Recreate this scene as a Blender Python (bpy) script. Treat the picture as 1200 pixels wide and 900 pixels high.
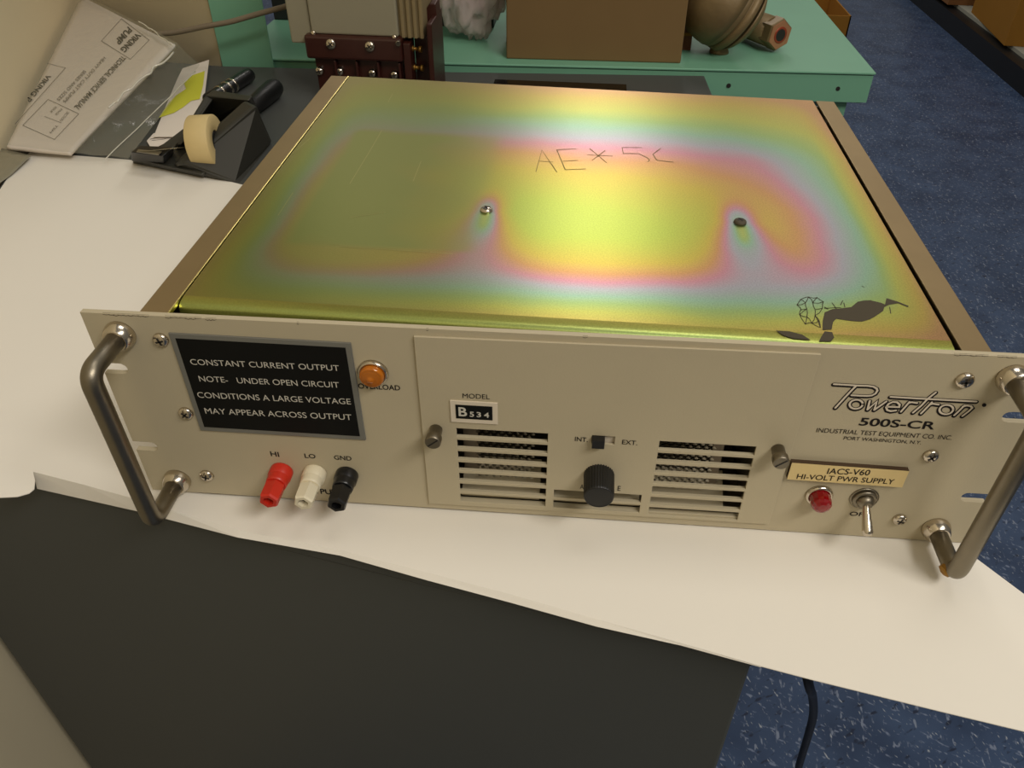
import bpy, bmesh, math, random
from mathutils import Vector, Matrix, geometry, noise

random.seed(7)
scene = bpy.context.scene
col = scene.collection
for o in list(bpy.data.objects):
    bpy.data.objects.remove(o, do_unlink=True)

# ------------------------------------------------------------------ camera
FPX = 932.01
CAM = Vector((0.0061, -0.3166, 0.3617))
YAW, PIT, ROL = -0.0486, -0.6728, 0.0259
PPX, PPY = 631.44, 435.48
_cy, _sy, _cp, _sp = math.cos(YAW), math.sin(YAW), math.cos(PIT), math.sin(PIT)
FWD = Vector((_sy*_cp, _cy*_cp, _sp))
_r = Vector((_cy, -_sy, 0))
_u = _r.cross(FWD)
RT = _r*math.cos(ROL) + _u*math.sin(ROL)
UP = _u*math.cos(ROL) - _r*math.sin(ROL)
cd = bpy.data.cameras.new('camera')
cam = bpy.data.objects.new('camera', cd)
col.objects.link(cam)
M = Matrix((RT, UP, -FWD)).transposed().to_4x4()
M.translation = CAM
cam.matrix_world = M
cd.sensor_fit = 'HORIZONTAL'
cd.sensor_width = 36.0
cd.lens = FPX/1200*36
cd.shift_x = (600-PPX)/1200
cd.shift_y = (PPY-450)/1200
cd.clip_start = 0.02
cd.clip_end = 50
scene.camera = cam

# ------------------------------------------------------------------ world, lights, exposure
scene.view_settings.view_transform = 'Standard'
scene.view_settings.look = 'None'
scene.view_settings.gamma = 1.0
scene.view_settings.use_curve_mapping = False
scene.view_settings.exposure = -0.02
w = bpy.data.worlds.new('world')
scene.world = w
w.use_nodes = True
w.node_tree.nodes['Background'].inputs[0].default_value = (0.95, 0.89, 0.78, 1)
w.node_tree.nodes['Background'].inputs[1].default_value = 0.16


def area(name, loc, target, sx, sy, power, color):
    d = bpy.data.lights.new(name, 'AREA')
    d.shape = 'RECTANGLE'
    d.size, d.size_y = sx, sy
    d.energy = power
    d.color = color
    o = bpy.data.objects.new(name, d)
    col.objects.link(o)
    o.location = loc
    q = (Vector(target)-Vector(loc)).to_track_quat('-Z', 'Y')
    o.rotation_euler = q.to_euler()
    return o


WARM = (1.0, 0.945, 0.875)
area('ceiling_lamp_front', (1.10, -1.05, 1.85), (0.1, 0.0, 0.0), 1.2, 0.35, 33, WARM)
area('ceiling_and_fill_row', (0.08, 3.8, 1.9), (0.08, 3.8001, 0.0), 0.36, 3.2, 25, WARM)
area('ceiling_and_fill_row', (-1.3, 3.6, 1.9), (-1.3, 3.6001, 0.0), 0.6, 2.6, 5, WARM)  # unseen row, added to widen the reflections in the lid
area('ceiling_and_fill_row', (1.25, 3.6, 1.9), (1.25, 3.6001, 0.0), 0.6, 2.6, 9, WARM)  # unseen row, added to lift reflections on the lid's right side
area('ceiling_lamp_left', (0.35, 0.35, 1.9), (-0.4, 0.4, 0.0), 0.5, 0.8, 6, WARM)
area('ceiling_lamp_right', (2.6, 3.6, 1.9), (2.6, 3.6001, 0.0), 0.6, 2.4, 4, WARM)


# ------------------------------------------------------------------ pixel -> plane helper
def ray(px, py):
    return FWD + RT*((px-PPX)/FPX) - UP*((py-PPY)/FPX)


def on(px, py, ax, val):
    d = ray(px, py)
    return CAM + d*((val-CAM[ax])/d[ax])


def onp(px, py, A, n):
    d = ray(px, py)
    n = Vector(n)
    return CAM + d*(n.dot(Vector(A)-CAM)/n.dot(d))


def pan(px, py, y=0.0):          # front panel plane
    return on(px, py, 1, y)


LID = 0.1276


def lid(px, py):
    return on(px, py, 2, LID)


# ------------------------------------------------------------------ materials
def lin(c):
    c /= 255.0
    return c/12.92 if c <= 0.04045 else ((c+0.055)/1.055)**2.4


def rgb(r, g, b):
    return (lin(r), lin(g), lin(b), 1)


def mat(name, color, rough=0.5, metal=0.0, spec=0.5, trans=0.0, bump=0.0, bscale=200.0, var=0.0, vscale=40.0, coat=0.0, emit=None):
    m = bpy.data.materials.new(name)
    m.use_nodes = True
    nt = m.node_tree
    b = nt.nodes['Principled BSDF']
    b.inputs['Base Color'].default_value = color
    b.inputs['Roughness'].default_value = rough
    b.inputs['Metallic'].default_value = metal
    b.inputs['Specular IOR Level'].default_value = spec
    b.inputs['Transmission Weight'].default_value = trans
    b.inputs['Coat Weight'].default_value = coat
    tc = nt.nodes.new('ShaderNodeTexCoord')
    if var > 0:
        n = nt.nodes.new('ShaderNodeTexNoise')
        n.inputs['Scale'].default_value = vscale
        n.inputs['Detail'].default_value = 6
        nt.links.new(tc.outputs['Object'], n.inputs['Vector'])
        mx = nt.nodes.new('ShaderNodeMix')
        mx.data_type = 'RGBA'
        mx.inputs[6].default_value = tuple(max(0, c*(1-var)) for c in color[:3])+(1,)
        mx.inputs[7].default_value = tuple(min(1, c*(1+var)) for c in color[:3])+(1,)
        nt.links.new(n.outputs['Fac'], mx.inputs[0])
        nt.links.new(mx.outputs[2], b.inputs['Base Color'])
    if bump > 0:
        n = nt.nodes.new('ShaderNodeTexNoise')
        n.inputs['Scale'].default_value = bscale
        n.inputs['Detail'].default_value = 4
        nt.links.new(tc.outputs['Object'], n.inputs['Vector'])
        bp = nt.nodes.new('ShaderNodeBump')
        bp.inputs['Strength'].default_value = bump
        bp.inputs['Distance'].default_value = 0.002
        nt.links.new(n.outputs['Fac'], bp.inputs['Height'])
        nt.links.new(bp.outputs['Normal'], b.inputs['Normal'])
    return m


M_PANEL = mat('beige_enamel', rgb(181, 170, 143), 0.5, spec=0.35, bump=0.05, bscale=900, var=0.03, vscale=30)
M_PANELLT = mat('bare_logo_face', rgb(212, 200, 180), 0.5)
M_INK = mat('black_ink', rgb(24, 20, 20), 0.6, spec=0.2)
M_CHIP = mat('dark_bare_chip', rgb(70, 62, 45), 0.7)
M_BLACKPL = mat('black_plate', rgb(13, 14, 14), 0.45, spec=0.15)
M_BORDER = mat('grey_plate_border', rgb(128, 128, 122), 0.4, metal=0.4)
M_WHITETX = mat('plate_lettering_white', rgb(196, 192, 180), 0.6)
M_STEEL = mat('brushed_nickel', rgb(136, 128, 112), 0.4, metal=1.0, bump=0.05, bscale=1500, var=0.12, vscale=90)
M_CHROME = mat('bright_nickel', rgb(205, 195, 178), 0.2, metal=1.0)
M_DARKM = mat('dark_recess', rgb(30, 26, 22), 0.6)
M_BRASS = mat('worn_brass', rgb(150, 112, 50), 0.5, metal=0.8, var=0.3, vscale=300)
M_RED = mat('red_plastic', rgb(196, 42, 24), 0.4, coat=0.1)
M_WHITE = mat('white_plastic', rgb(222, 212, 184), 0.45)
M_BLACK = mat('black_plastic', rgb(20, 20, 21), 0.32)
M_KNOB = mat('black_phenolic', rgb(22, 22, 21), 0.45)
M_REDLENS = mat('red_lens', rgb(160, 10, 18), 0.12, trans=0.35, coat=0.4)
M_AMBER = mat('amber_lens', rgb(206, 116, 12), 0.12, trans=0.3, coat=0.4)
M_LABEL = mat('gold_label_face', rgb(214, 190, 132), 0.35, spec=0.4)
M_LABELEDGE = mat('dark_label_edge', rgb(66, 48, 30), 0.5)
M_MESH = mat('expanded_metal', rgb(200, 196, 186), 0.3, metal=1.0)
M_INSIDE = mat('inner_sheet_metal', rgb(128, 118, 104), 0.45, metal=0.8)
M_PAPER = mat('white_wrapping_paper', rgb(230, 225, 214), 0.8, spec=0.15, bump=0.05, bscale=14)
M_BENCH = mat('dark_grey_laminate', rgb(74, 76, 73), 0.5, spec=0.35, var=0.06, vscale=5)
M_WALL = mat('beige_wall_paint', rgb(228, 214, 180), 0.7, spec=0.2, bump=0.08, bscale=30, var=0.04, vscale=6)
M_WALLB = mat('grey_beige_partition', rgb(200, 188, 158), 0.7, spec=0.2, var=0.03, vscale=6)
M_GREEN = mat('seafoam_green_enamel', rgb(114, 166, 138), 0.42, spec=0.4, var=0.06, vscale=9)
M_GREENSEAM = mat('dark_green_seam', rgb(40, 74, 56), 0.6)
M_CARD = mat('brown_cardboard', rgb(120, 97, 64), 0.85, spec=0.1, var=0.06, vscale=14)
M_CARDDK = mat('ochre_cardboard', rgb(150, 106, 44), 0.85, spec=0.1, var=0.06, vscale=9)
M_BAKE = mat('brown_bakelite', rgb(54, 22, 15), 0.35, var=0.1, vscale=60)
M_CREAM = mat('cream_housing', rgb(140, 134, 112), 0.6, var=0.04, vscale=20)
M_CREAMD = mat('tan_winding_tape', rgb(128, 112, 78), 0.7, var=0.1, vscale=60)
M_CAST = mat('brown_cast_iron', rgb(122, 102, 68), 0.5, metal=0.25, bump=0.25, bscale=120, var=0.2, vscale=40)
M_COPPER = mat('copper_face', rgb(176, 122, 88), 0.4, metal=0.35, var=0.1, vscale=60)
M_COPPERIN = mat('red_copper_bore', rgb(150, 62, 36), 0.4, metal=0.3)
M_MANUAL = mat('manual_page', rgb(226, 216, 204), 0.7, spec=0.2)
M_GREYINK = mat('grey_print', rgb(92, 86, 82), 0.7)
M_YELLOW = mat('yellow_highlighter', rgb(206, 206, 62), 0.7)
M_DISP = mat('dispenser_charcoal', rgb(46, 45, 38), 0.5)
M_TAPE = mat('masking_tape', rgb(204, 182, 128), 0.6, var=0.05, vscale=120)
M_RUBBER = mat('black_rubber', rgb(16, 16, 16), 0.45)
M_GREYCORD = mat('grey_cord', rgb(118, 106, 88), 0.6)
M_GLOSSBLK = mat('glossy_black', rgb(8, 8, 9), 0.08)
M_BLADE = mat('cutter_strip', rgb(170, 165, 150), 0.3, metal=0.9)


def mat_clear(name, tint, fac, rough=0.15):
    m = bpy.data.materials.new(name)
    m.use_nodes = True
    nt = m.node_tree
    b = nt.nodes['Principled BSDF']
    b.inputs['Base Color'].default_value = tint
    b.inputs['Roughness'].default_value = rough
    b.inputs['Alpha'].default_value = fac
    b.inputs['Specular IOR Level'].default_value = 0.8
    tc = nt.nodes.new('ShaderNodeTexCoord')
    n = nt.nodes.new('ShaderNodeTexNoise')
    n.inputs['Scale'].default_value = 22
    n.inputs['Detail'].default_value = 3
    n.inputs['Distortion'].default_value = 1.2
    nt.links.new(tc.outputs['Object'], n.inputs['Vector'])
    bp = nt.nodes.new('ShaderNodeBump')
    bp.inputs['Strength'].default_value = 0.5
    bp.inputs['Distance'].default_value = 0.006
    nt.links.new(n.outputs['Fac'], bp.inputs['Height'])
    nt.links.new(bp.outputs['Normal'], b.inputs['Normal'])
    return m


M_BAG = mat_clear('clear_polythene', rgb(176, 172, 152), 0.27)
M_SEAMHILITE = mat_clear('seam_highlight_film', rgb(226, 222, 206), 0.7)
M_PINKBAG = mat_clear('pinkish_polythene', rgb(216, 196, 190), 0.62, 0.18)


def mat_floor():
    m = bpy.data.materials.new('blue_speckled_tile')
    m.use_nodes = True
    nt = m.node_tree
    b = nt.nodes['Principled BSDF']
    b.inputs['Roughness'].default_value = 0.38
    b.inputs['Specular IOR Level'].default_value = 0.35
    tc = nt.nodes.new('ShaderNodeTexCoord')
    base = nt.nodes.new('ShaderNodeTexNoise')
    base.inputs['Scale'].default_value = 9
    base.inputs['Detail'].default_value = 8
    nt.links.new(tc.outputs['Object'], base.inputs['Vector'])
    cr = nt.nodes.new('ShaderNodeValToRGB')
    cr.color_ramp.elements[0].position = 0.32
    cr.color_ramp.elements[0].color = rgb(44, 60, 88)
    cr.color_ramp.elements[1].position = 0.7
    cr.color_ramp.elements[1].color = rgb(64, 83, 114)
    nt.links.new(base.outputs['Fac'], cr.inputs['Fac'])
    last = cr.outputs['Color']
    for k, (ang, sc, thr, colr) in enumerate([(0.5, (62, 150, 1), 0.70, rgb(112, 124, 148)), (1.7, (50, 130, 1), 0.71, rgb(124, 134, 154)),
                                              (2.6, (44, 110, 1), 0.70, rgb(34, 44, 66)), (1.1, (85, 210, 1), 0.73, rgb(160, 166, 174))]):
        mp = nt.nodes.new('ShaderNodeMapping')
        mp.inputs['Rotation'].default_value = (0, 0, ang)
        nt.links.new(tc.outputs['Object'], mp.inputs['Vector'])
        mp2 = nt.nodes.new('ShaderNodeMapping')
        mp2.inputs['Scale'].default_value = sc
        mp2.inputs['Location'].default_value = (k*7.3, k*3.1, 0)
        nt.links.new(mp.outputs['Vector'], mp2.inputs['Vector'])
        n = nt.nodes.new('ShaderNodeTexNoise')
        n.inputs['Scale'].default_value = 1.0
        n.inputs['Detail'].default_value = 2
        nt.links.new(mp2.outputs['Vector'], n.inputs['Vector'])
        r = nt.nodes.new('ShaderNodeValToRGB')
        r.color_ramp.elements[0].position = thr-0.08
        r.color_ramp.elements[0].color = (0, 0, 0, 1)
        r.color_ramp.elements[1].position = thr
        r.color_ramp.elements[1].color = (1, 1, 1, 1)
        nt.links.new(n.outputs['Fac'], r.inputs['Fac'])
        mx = nt.nodes.new('ShaderNodeMix')
        mx.data_type = 'RGBA'
        mx.inputs[7].default_value = colr
        nt.links.new(r.outputs['Color'], mx.inputs[0])
        nt.links.new(last, mx.inputs[6])
        last = mx.outputs[2]
    nt.links.new(last, b.inputs['Base Color'])
    return m


M_FLOOR = mat_floor()


def mat_lid():
    m = bpy.data.materials.new('iridescent_zinc_chromate')
    m.use_nodes = True
    nt = m.node_tree
    b = nt.nodes['Principled BSDF']
    b.inputs['Metallic'].default_value = 1.0
    b.inputs['Roughness'].default_value = 0.37
    at = nt.nodes.new('ShaderNodeAttribute')
    at.attribute_name = 'film'
    tc = nt.nodes.new('ShaderNodeTexCoord')
    n = nt.nodes.new('ShaderNodeTexNoise')
    n.inputs['Scale'].default_value = 14
    n.inputs['Detail'].default_value = 5
    nt.links.new(tc.outputs['Object'], n.inputs['Vector'])
    ma = nt.nodes.new('ShaderNodeMath')
    ma.operation = 'MULTIPLY_ADD'
    ma.inputs[1].default_value = 0.07
    nt.links.new(n.outputs['Fac'], ma.inputs[0])
    ad = nt.nodes.new('ShaderNodeMath')
    ad.operation = 'SUBTRACT'
    ad.inputs[1].default_value = 0.035
    nt.links.new(at.outputs['Fac'], ad.inputs[0])
    nt.links.new(ad.outputs[0], ma.inputs[2])
    cr = nt.nodes.new('ShaderNodeValToRGB')
    R = cr.color_ramp
    stops = [(0.0, (204, 160, 110)), (0.07, (204, 180, 94)), (0.15, (192, 194, 98)), (0.21, (164, 190, 120)), (0.265, (156, 190, 162)),
             (0.32, (178, 176, 182)), (0.365, (206, 148, 158)), (0.42, (210, 160, 104)), (0.49, (206, 184, 82)), (0.62, (184, 198, 84)), (0.85, (172, 200, 104)), (1.0, (166, 196, 120))]
    R.elements[0].position, R.elements[0].color = stops[0][0], rgb(*stops[0][1])
    R.elements[1].position, R.elements[1].color = stops[-1][0], rgb(*stops[-1][1])
    for p, c in stops[1:-1]:
        e = R.elements.new(p)
        e.color = rgb(*c)
    nt.links.new(ma.outputs[0], cr.inputs['Fac'])
    # fine grain of the plated sheet
    g = nt.nodes.new('ShaderNodeTexNoise')
    g.inputs['Scale'].default_value = 1100
    g.inputs['Detail'].default_value = 3
    nt.links.new(tc.outputs['Object'], g.inputs['Vector'])
    mx = nt.nodes.new('ShaderNodeMix')
    mx.data_type = 'RGBA'
    mx.blend_type = 'MULTIPLY'
    mx.inputs[0].default_value = 0.35
    nt.links.new(cr.outputs['Color'], mx.inputs[6])
    gr = nt.nodes.new('ShaderNodeValToRGB')
    gr.color_ramp.elements[0].position = 0.35
    gr.color_ramp.elements[0].color = (0.5, 0.5, 0.5, 1)
    gr.color_ramp.elements[1].position = 0.6
    nt.links.new(g.outputs['Fac'], gr.inputs['Fac'])
    nt.links.new(gr.outputs['Color'], mx.inputs[7])
    # dull mix: removed sticker's residue, plus weaker sheen painted in at the left
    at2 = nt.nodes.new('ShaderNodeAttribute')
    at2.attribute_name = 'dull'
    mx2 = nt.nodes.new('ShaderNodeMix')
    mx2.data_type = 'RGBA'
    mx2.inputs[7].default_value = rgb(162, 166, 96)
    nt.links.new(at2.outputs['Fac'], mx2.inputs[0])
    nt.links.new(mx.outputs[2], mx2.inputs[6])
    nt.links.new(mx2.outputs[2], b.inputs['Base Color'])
    bp = nt.nodes.new('ShaderNodeBump')
    bp.inputs['Strength'].default_value = 0.12
    bp.inputs['Distance'].default_value = 0.0004
    nt.links.new(g.outputs['Fac'], bp.inputs['Height'])
    nt.links.new(bp.outputs['Normal'], b.inputs['Normal'])
    return m


M_LID = mat_lid()
M_RAIL = mat('dull_gold_rail', rgb(164, 142, 104), 0.5, metal=0.85, var=0.14, vscale=25)
M_EDGEHILITE = mat('edge_highlight_brass', rgb(226, 208, 130), 0.3, metal=1.0)
M_SCRATCH = mat('scratched_plating', rgb(196, 190, 124), 0.4, metal=0.9)
M_RESID = mat('dark_glue_residue', rgb(64, 56, 38), 0.75)
M_PENCIL = mat('brown_marker_ink', rgb(112, 98, 34), 0.6)


# ------------------------------------------------------------------ mesh builder
class MB:
    def __init__(self):
        self.v, self.f, self.m, self.s = [], [], [], []

    def add(self, vs, fs, mi=0, smooth=False):
        o = len(self.v)
        self.v += [Vector(p) for p in vs]
        for f in fs:
            self.f.append([i+o for i in f])
            self.m.append(mi)
            self.s.append(smooth)
        return self

    def box(self, lo, hi, mi=0, rot=0, piv=None):
        x0, y0, z0 = lo
        x1, y1, z1 = hi
        vs = [Vector(p) for p in ((x0, y0, z0), (x1, y0, z0), (x1, y1, z0), (x0, y1, z0), (x0, y0, z1), (x1, y0, z1), (x1, y1, z1), (x0, y1, z1))]
        if rot:
            pv = Vector(piv) if piv else Vector(((x0+x1)/2, (y0+y1)/2, 0))
            R = Matrix.Rotation(rot, 3, 'Z')
            vs = [R @ (p-pv)+pv for p in vs]
        return self.add(vs, [(0, 3, 2, 1), (4, 5, 6, 7), (0, 1, 5, 4), (1, 2, 6, 5), (2, 3, 7, 6), (3, 0, 4, 7)], mi)

    def hexa(self, b, t, mi=0):                 # bottom loop (ccw) and top loop
        n = len(b)
        fs = [tuple(reversed(range(n))), tuple(range(n, 2*n))]
        fs += [(i, (i+1) % n, (i+1) % n+n, i+n) for i in range(n)]
        return self.add(list(b)+list(t), fs, mi)

    def prism(self, poly, d, holes=(), mi=0):    # polygon (3D points) extruded by vector d
        d = Vector(d)
        loops = [[Vector(p) for p in poly]]+[[Vector(p) for p in h] for h in holes]
        tris = geometry.tessellate_polygon(loops)
        flat = [p for l in loops for p in l]
        n = len(flat)
        tris = [tuple(t) for t in tris]
        nn = Vector((0, 0, 0))
        a, b, c = (flat[i] for i in tris[0])
        if (b-a).cross(c-a).dot(d) > 0:
            tris = [t[::-1] for t in tris]
        self.add(flat+[p+d for p in flat], tris+[tuple(i+n for i in t[::-1]) for t in tris], mi)
        base = len(self.v)-2*n
        o = 0
        for l in loops:
            k = len(l)
            for i in range(k):
                j = (i+1) % k
                self.f.append([base+o+i, base+o+j, base+o+j+n, base+o+i+n])
                self.m.append(mi)
                self.s.append(False)
            o += k
        return self

    def lathe(self, c, ax, prof, seg=32, mi=0, smooth=True, rf=None, ph=0.0):
        c, ax = Vector(c), Vector(ax).normalized()
        t = Vector((0, 0, 1)) if abs(ax.z) < 0.9 else Vector((1, 0, 0))
        e1 = ax.cross(t).normalized()
        e2 = ax.cross(e1)
        vs, fs = [], []
        for r, h in prof:
            for k in range(seg):
                a = 2*math.pi*k/seg+ph
                rr = r*(rf(k, h) if rf else 1)
                vs.append(c+ax*h+(e1*math.cos(a)+e2*math.sin(a))*rr)
        m = len(prof)
        for i in range(m-1):
            for k in range(seg):
                k2 = (k+1) % seg
                fs.append((i*seg+k, (i+1)*seg+k, (i+1)*seg+k2, i*seg+k2))
        self.add(vs, fs, mi, smooth)
        o = len(self.v)-len(vs)
        self.f.append([o+k for k in range(seg)])
        self.m.append(mi)
        self.s.append(False)
        self.f.append([o+(m-1)*seg+k for k in reversed(range(seg))])
        self.m.append(mi)
        self.s.append(False)
        return self

    def tube(self, pts, r, seg=12, mi=0, radii=None):
        pts = [Vector(p) for p in pts]
        n = len(pts)
        vs, fs = [], []
        prev = None
        for i, p in enumerate(pts):
            d = (pts[min(i+1, n-1)]-pts[max(i-1, 0)]).normalized()
            if prev is None:
                t = Vector((0, 0, 1)) if abs(d.z) < 0.9 else Vector((1, 0, 0))
                e1 = d.cross(t).normalized()
            else:
                e1 = (prev-d*prev.dot(d)).normalized()
            prev = e1
            e2 = d.cross(e1)
            rr = radii[i] if radii else r
            for k in range(seg):
                a = 2*math.pi*k/seg
                vs.append(p+(e1*math.cos(a)+e2*math.sin(a))*rr)
        for i in range(n-1):
            for k in range(seg):
                k2 = (k+1) % seg
                fs.append((i*seg+k, i*seg+k2, (i+1)*seg+k2, (i+1)*seg+k))
        self.add(vs, fs, mi, True)
        o = len(self.v)-len(vs)
        for rng in (list(reversed(range(seg))), [(n-1)*seg+k for k in range(seg)]):
            self.f.append([o+k for k in rng])
            self.m.append(mi)
            self.s.append(False)
        return self

    def ribbon(self, pts, wd, nrm, mi=0, closed=False):   # flat stroke of width wd lying in the plane with normal nrm
        pts = [Vector(p) for p in pts]
        nrm = Vector(nrm).normalized()
        n = len(pts)
        h = wd/2
        L, Rr = [], []
        for i, p in enumerate(pts):
            a = pts[i-1] if i > 0 else p
            b = pts[i+1] if i < n-1 else p
            d1 = (p-a).normalized() if i > 0 else (b-p).normalized()
            d2 = (b-p).normalized() if i < n-1 else d1
            t = (d1+d2).normalized()
            k = h/max(0.45, t.dot(d1))
            s = nrm.cross(t)*k
            L.append(p+s)
            Rr.append(p-s)
        vs = L+Rr
        fs = [(i, i+1, n+i+1, n+i) for i in range(n-1)]
        for e, d in ((0, (pts[0]-pts[1]).normalized()), (n-1, (pts[-1]-pts[-2]).normalized())):
            c = pts[e]
            s = nrm.cross(d)
            k0 = len(vs)
            for q in range(1, 6):
                a = math.pi*q/6
                vs.append(c+(s*math.cos(a)+d*math.sin(a))*h)
            first, last = (n+e, e) if e == 0 else (e, n+e)
            fs.append([first]+list(range(k0, k0+5))+[last])
        self.add(vs, fs, mi)
        return self

    def poly(self, pts, mi=0):
        pts = [Vector(p) for p in pts]
        tr = geometry.tessellate_polygon([pts])
        return self.add(pts, [tuple(t) for t in tr], mi)

    def build(self, name, mats, parent=None, bevel=0.0, seg=2, origin=None):
        me = bpy.data.meshes.new(name)
        wm = Matrix.Identity(4)
        if parent is not None:
            wm = WORLD[parent.name]
        elif origin is not None:
            wm = Matrix.Translation(Vector(origin))
        else:
            lo = Vector([min(p[i] for p in self.v) for i in range(3)])
            hi = Vector([max(p[i] for p in self.v) for i in range(3)])
            wm = Matrix.Translation(Vector(((lo.x+hi.x)/2, (lo.y+hi.y)/2, lo.z)))
        inv = wm.inverted()
        me.from_pydata([inv @ p for p in self.v], [], self.f)
        if not isinstance(mats, (list, tuple)):
            mats = [mats]
        for mm in mats:
            me.materials.append(mm)
        me.polygons.foreach_set('material_index', self.m)
        me.polygons.foreach_set('use_smooth', self.s)
        bm = bmesh.new()
        bm.from_mesh(me)
        bmesh.ops.recalc_face_normals(bm, faces=bm.faces)
        bm.to_mesh(me)
        bm.free()
        me.update()
        o = bpy.data.objects.new(name, me)
        col.objects.link(o)
        if parent is not None:
            o.parent = parent
        else:
            o.matrix_world = wm
        WORLD[o.name] = wm
        if bevel > 0:
            b = o.modifiers.new('bevel', 'BEVEL')
            b.width = bevel
            b.segments = seg
            b.limit_method = 'ANGLE'
            b.angle_limit = 0.6
        return o


WORLD = {}


def thing(name, label, cat, loc, group=None):
    o = bpy.data.objects.new(name, None)
    o.empty_display_size = 0.03
    col.objects.link(o)
    o.location = loc
    o['label'] = label
    o['category'] = cat
    if group:
        o['group'] = group
    WORLD[o.name] = Matrix.Translation(Vector(loc))
    return o


def tag(o, label, cat, group=None):
    o['label'] = label
    o['category'] = cat
    if group:
        o['group'] = group
    return o


def struct(o):
    o['kind'] = 'structure'
    return o


def arc_path(pts, r, n=8):          # polyline with rounded corners
    pts = [Vector(p) for p in pts]
    out = [pts[0]]
    for a, b, c in zip(pts[:-2], pts[1:-1], pts[2:]):
        d1, d2 = (a-b).normalized(), (c-b).normalized()
        ang = d1.angle(d2)
        L = r/math.tan(ang/2)
        p1, p2 = b+d1*L, b+d2*L
        for k in range(n+1):
            t = k/n
            out.append(p1*(1-t)**2+b*2*t*(1-t)+p2*t*t)
    out.append(pts[-1])
    return out


def smooth_path(pts, n=6):           # Catmull-Rom
    pts = [Vector(p) for p in pts]
    P = [pts[0]*2-pts[1]]+pts+[pts[-1]*2-pts[-2]]
    out = []
    for i in range(1, len(P)-2):
        for k in range(n):
            t = k/n
            a, b, c, d = P[i-1], P[i], P[i+1], P[i+2]
            out.append(0.5*((2*b)+(c-a)*t+(2*a-5*b+4*c-d)*t*t+(3*b-a-3*c+d)*t**3))
    out.append(pts[-1])
    return out


_tx = {}


def text_shape(body, bold):
    key = (body, bold)
    if key in _tx:
        return _tx[key]
    cu = bpy.data.curves.new('glyphs', 'FONT')
    cu.body = body
    cu.size = 1
    cu.offset = bold
    cu.resolution_u = 4
    ob = bpy.data.objects.new('glyphs', cu)
    col.objects.link(ob)
    dg = bpy.context.evaluated_depsgraph_get()
    dg.update()
    me = bpy.data.meshes.new_from_object(ob.evaluated_get(dg))
    vs = [v.co.copy() for v in me.vertices]
    fs = [tuple(p.vertices) for p in me.polygons]
    x0, x1 = min(v.x for v in vs), max(v.x for v in vs)
    y0, y1 = min(v.y for v in vs), max(v.y for v in vs)
    vs = [((v.x-x0)/(x1-x0), (v.y-y0)/(y1-y0)) for v in vs]
    bpy.data.objects.remove(ob)
    bpy.data.meshes.remove(me)
    bpy.data.curves.remove(cu)
    _tx[key] = (vs, fs)
    return _tx[key]


def text(mb, body, bl, br, tl, mi=0, bold=0.0):   # lettering filling the parallelogram bl, br, tl
    vs, fs = text_shape(body, bold)
    bl, br, tl = Vector(bl), Vector(br), Vector(tl)
    mb.add([bl+(br-bl)*x+(tl-bl)*y for x, y in vs], fs, mi)


def ptext(mb, body, l, r, t, y, mi=0, bold=0.0):   # on the panel: left baseline, right baseline, a point at cap height
    a, b, c = pan(*l, y), pan(*r, y), pan(*t, y)
    zb = (a.z+b.z)/2
    dz = (b.z-a.z)/2
    h = c.z-(a.z+(b.z-a.z)*((c.x-a.x)/(b.x-a.x)))
    text(mb, body, (a.x, y, a.z), (b.x, y, b.z), (a.x, y, a.z+h), mi, bold)


# ================================================================== THE ROOM
BZ = -0.0022           # bench surface
PZ = -0.0015           # top of the white paper
FZ = -0.75
mb = MB()
mb.box((-3, -2.5, FZ-0.05), (5, 9, FZ))
struct(mb.build('floor', M_FLOOR, origin=(0, 0, FZ)))

# painted wall to the left of the bench and the partition behind it
A0, A1, A2 = Vector((-0.792, 0.99, 0)), Vector((-0.474, 0.04, 0)), Vector((0.02, -1.434, 0))
nW = Vector((-0.948, -0.318, 0)).normalized()
mb = MB()
b = [A2, A0, A0+nW*0.08, A2+nW*0.08]
mb.hexa([Vector((p.x, p.y, FZ)) for p in b], [Vector((p.x, p.y, 1.9)) for p in b])
struct(mb.build('wall_left', M_WALL))
mb = MB()
b = [Vector((-0.785, 0.958, 0)), Vector((-0.502, 0.789, 0)), Vector((-0.487, 0.815, 0)), Vector((-0.77, 0.984, 0))]
mb.hexa([Vector((p.x, p.y, FZ)) for p in b], [Vector((p.x, p.y, 0.75)) for p in b])
struct(mb.build('wall_back', M_WALLB))

# ================================================================== WORKBENCH


def fl(x, off=0.0):                # front line of the bench
    return -0.0075-0.2084*(x+0.248)+off


bench = thing('workbench', 'dark grey laminate workbench under the white paper and the power supply', 'workbench', (-0.15, 0.35, FZ))
mb = MB()
rr = [(-0.455, fl(-0.455, 0.004)), (0.110, fl(0.110, 0.004)), (0.205, -0.05), (0.1712, 0.8215), (-0.208, 0.7905), (-0.5, 0.777), (-0.718, 0.80)]
mb.hexa([Vector((x, y, BZ-0.018)) for x, y in rr], [Vector((x, y, BZ)) for x, y in rr])
mb.build('bench_top', M_BENCH, bench, bevel=0.0015)
mb = MB()
rr = [(-0.468, fl(-0.468, 0.006)), (0.1115, fl(0.1115, 0.006)), (0.150, 0.72), (-0.5, 0.70), (-0.683, 0.70)]
mb.hexa([Vector((x, y, FZ)) for x, y in rr], [Vector((x, y, BZ-0.0185)) for x, y in rr])
mb.build('cabinet_body', M_BENCH, bench, bevel=0.002)

# ================================================================== GREEN BENCH BEHIND


def gf(x):
    return 0.8135+0.060*x


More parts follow.
